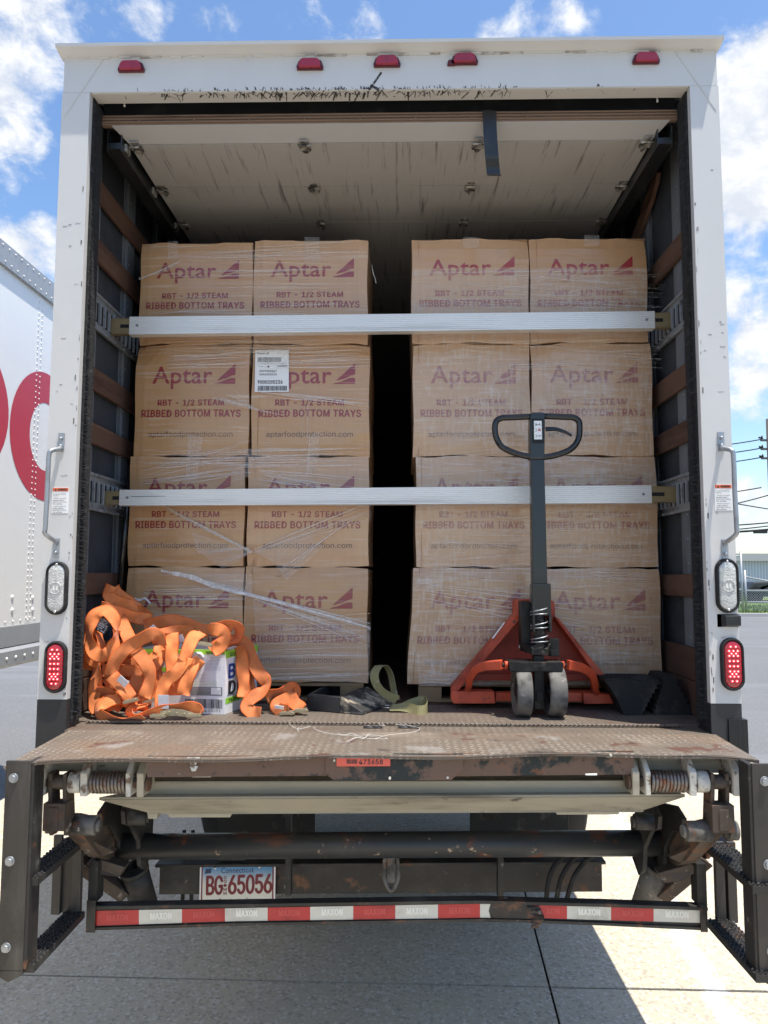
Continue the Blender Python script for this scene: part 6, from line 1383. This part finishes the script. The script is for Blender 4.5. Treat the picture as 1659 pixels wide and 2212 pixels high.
# chain link fence with a gate
FYd = KY+1.5
zb0 = .1
ft = at(1640, 1192, FYd).z; hf = at(1640, 1247, FYd).z
fen = thing('chain_link_fence', 'galvanised chain link fence with barred gate beyond the car park', 'fence', (gx(1620, FYd), FYd, 0))
for px, top_ in ((1604, at(1604, 1190, FYd).z), (1611.5, at(1611, 1232, FYd).z), (1700, hf), (1790, hf), (1880, hf)):
    q = MB(); q.cyl((gx(px, FYd), FYd, 0), (gx(px, FYd), FYd, top_), .05 if top_ > hf+.1 else .035, 10); q.build('fence_post', 'fence_galv', fen)
q = MB(); x0, x1 = gx(1611.5, FYd), gx(1900, FYd); zr_ = at(1640, 1276, FYd).z
for z in (zr_, .55): q.cyl((x0, FYd, z), (x1, FYd, z), .045, 8)
q.cyl((x0, FYd, at(1612, 1246, FYd).z), (x1, FYd, at(1800, 1300, FYd).z), .04, 8); xl_ = gx(1580, FYd); 
for z in (zr_+.05, .5, ft*.93): q.cyl((xl_, FYd, z), (gx(1604, FYd), FYd, z), .04, 8)
q.build('fence_rail', 'fence_galv', fen)
q = MB(); q.bx(x0, x1, FYd-.004, FYd+.004, .15, zr_); q.bx(gx(1560, FYd), x0, FYd-.004, FYd+.004, .15, zr_); q.build('fence_mesh', 'chain_link', fen)
# dark lorry behind the fence
LY = KY+16; q = MB(); x0 = gx(1606, LY); za, zt_ = at(1640, 1297, LY).z, at(1640, 1272, LY).z
lor = thing('parked_lorry', 'dark flatbed lorry parked behind the chain link fence', 'lorry', (x0+4, LY, 0))
q.bx(x0+.6, x0+13, LY, LY+2.4, za+.25, zt_-.35); q.bx(x0+3.4, x0+13, LY+.05, LY+2.3, zt_-.349, zt_+.15); q.build('lorry_bed', 'distant_truck', lor, bevel=.08)
q = MB(); q.prism([V((x0-.2, LY, .5)), V((x0+2.2, LY, .5)), V((x0+2.2, LY, zt_+.5)), V((x0+.7, LY, zt_+.45)), V((x0+.1, LY, zt_-.5)), V((x0-.2, LY, zt_-.7))], (0, 2.4, 0)); q.build('lorry_cab', 'distant_truck', lor, bevel=.1)
for k in (.8, 4.6, 6.0, 9.8, 11.2): q = MB(); q.cyl((x0+k, LY-.02, .55), (x0+k, LY+.4, .55), .52, 20); q.build('lorry_wheel', 'tyre', lor)
# warehouse
WY = KY+34; x0 = gx(1560, WY); zt_ = at(1640, 1196, WY).z; zm = at(1640, 1212, WY).z
wh_ = thing('warehouse', 'long pale corrugated warehouse beyond the fence', 'warehouse', (x0+20, WY, 0))
q = MB(); q.bx(x0, x0+60, WY, WY+30, 0, zm); q.build('wall', 'cladding', wh_); q = MB(); q.bx(x0-.5, x0+60.5, WY-.5, WY+30, zm+.001, zt_); q.build('roof_band', 'warehouse_roof', wh_); q = MB(); q.bx(x0-.1, x0+60, WY-.06, WY-.01, 0, at(1640, 1262, WY).z); q.build('base_wall', 'kerb_stone', wh_)
# utility pole and lines
UY_ = KY+6; ux_ = at(1664, 1000, UY_).x; pz = at(1650, 905, UY_).z
up_ = thing('utility_pole', 'wooden utility pole with cross arms and insulators at the yard edge', 'utility pole', (ux_, UY_, 0))
q = MB(); q.cyl((ux_, UY_, 0), (ux_, UY_, pz), .20, 14, r2=.13); q.build('pole_shaft', 'pole_wood', up_)
for py in (951, 970, 990): q = MB(); z = at(1650, py, UY_).z; q.bx(ux_-.45, ux_+.05, UY_-.06, UY_+.06, z-.05, z+.05); q.build('cross_arm', 'pole_wood', up_)
for py in (946, 966, 986): q = MB(); z = at(1650, py, UY_).z; q.cyl((ux_-.38, UY_, z-.05), (ux_-.38, UY_, z+.12), .06, 10, r2=.03); q.cyl((ux_-.38, UY_, z), (ux_-.55, UY_, z+.02), .05, 8); q.build('insulator', 'wire_dark', up_)
q = MB(); z = at(1655, 1035, UY_).z; q.cyl((ux_-.05, UY_-.25, z-.3), (ux_-.05, UY_-.25, z+.3), .2, 12); z = at(1655, 1055, UY_).z; q.cyl((ux_-.1, UY_-.2, z-.1), (ux_-.1, UY_-.2, z+.3), .08, 8); q.build('transformer', 'wire_dark', up_)
def wire(a, b_, r_, sag, name, label, cat='power line', grp='overhead lines', extras=()):
    n = 24; pts = [a.lerp(b_, i/n)-V((0, 0, sag*4*(i/n)*(1-i/n))) for i in range(n+1)]; q = MB(); q.tube(pts, r_, 6)
    for (u, w_, h_) in extras: c = a.lerp(b_, u)-V((0, 0, sag*4*u*(1-u))); q.bx(c.x-w_, c.x+w_, c.y-.14, c.y+.14, c.z-h_*1.6, c.z-.02)
    tag(q.build(name, 'wire_dark', base=a), label, cat, grp)
xl_ = gx(1300, UY_)
for py, pl_, lab in ((951, 948, 'topmost thin power line reaching the utility pole'), (970, 966, 'second thin power line down on the utility pole'), (990, 986, 'third thin power line down on the utility pole'), (1055, 1052, 'lone thin line below the pole insulators')):
    a = at(1645, py-2, UY_); b_ = at(1250, pl_+4, UY_+6); wire(a, b_, .028, .5, 'power_line', lab)
for (p0, p1, r_, lab, ex) in (((1700, 1125), (1300, 1130), .035, 'upper strand of the communications cable bundle', ((.28, .22, .08),)), ((1700, 1140), (1300, 1143), .055, 'thick communications cable with a black splice box', ((.135, .30, .10), (.02, .3, .1))), ((1700, 1131), (1300, 1148), .03, 'slanting strand between the two communications cables', ())):
    wire(at(p0[0], p0[1], UY_-1), at(p1[0], p1[1], UY_+2), r_, .25, 'communications_cable', lab, 'cable', 'overhead lines', ex)
wire(at(1659, 1070, UY_), at(1450, 1112, UY_-4), .03, .1, 'service_line', 'service drop line slanting down to the left from the pole', 'cable'); wire(at(1800, 1118, UY_), at(1500, 1070, UY_+3), .03, .1, 'guy_line', 'guy line slanting down to the right across the clouds', 'cable')
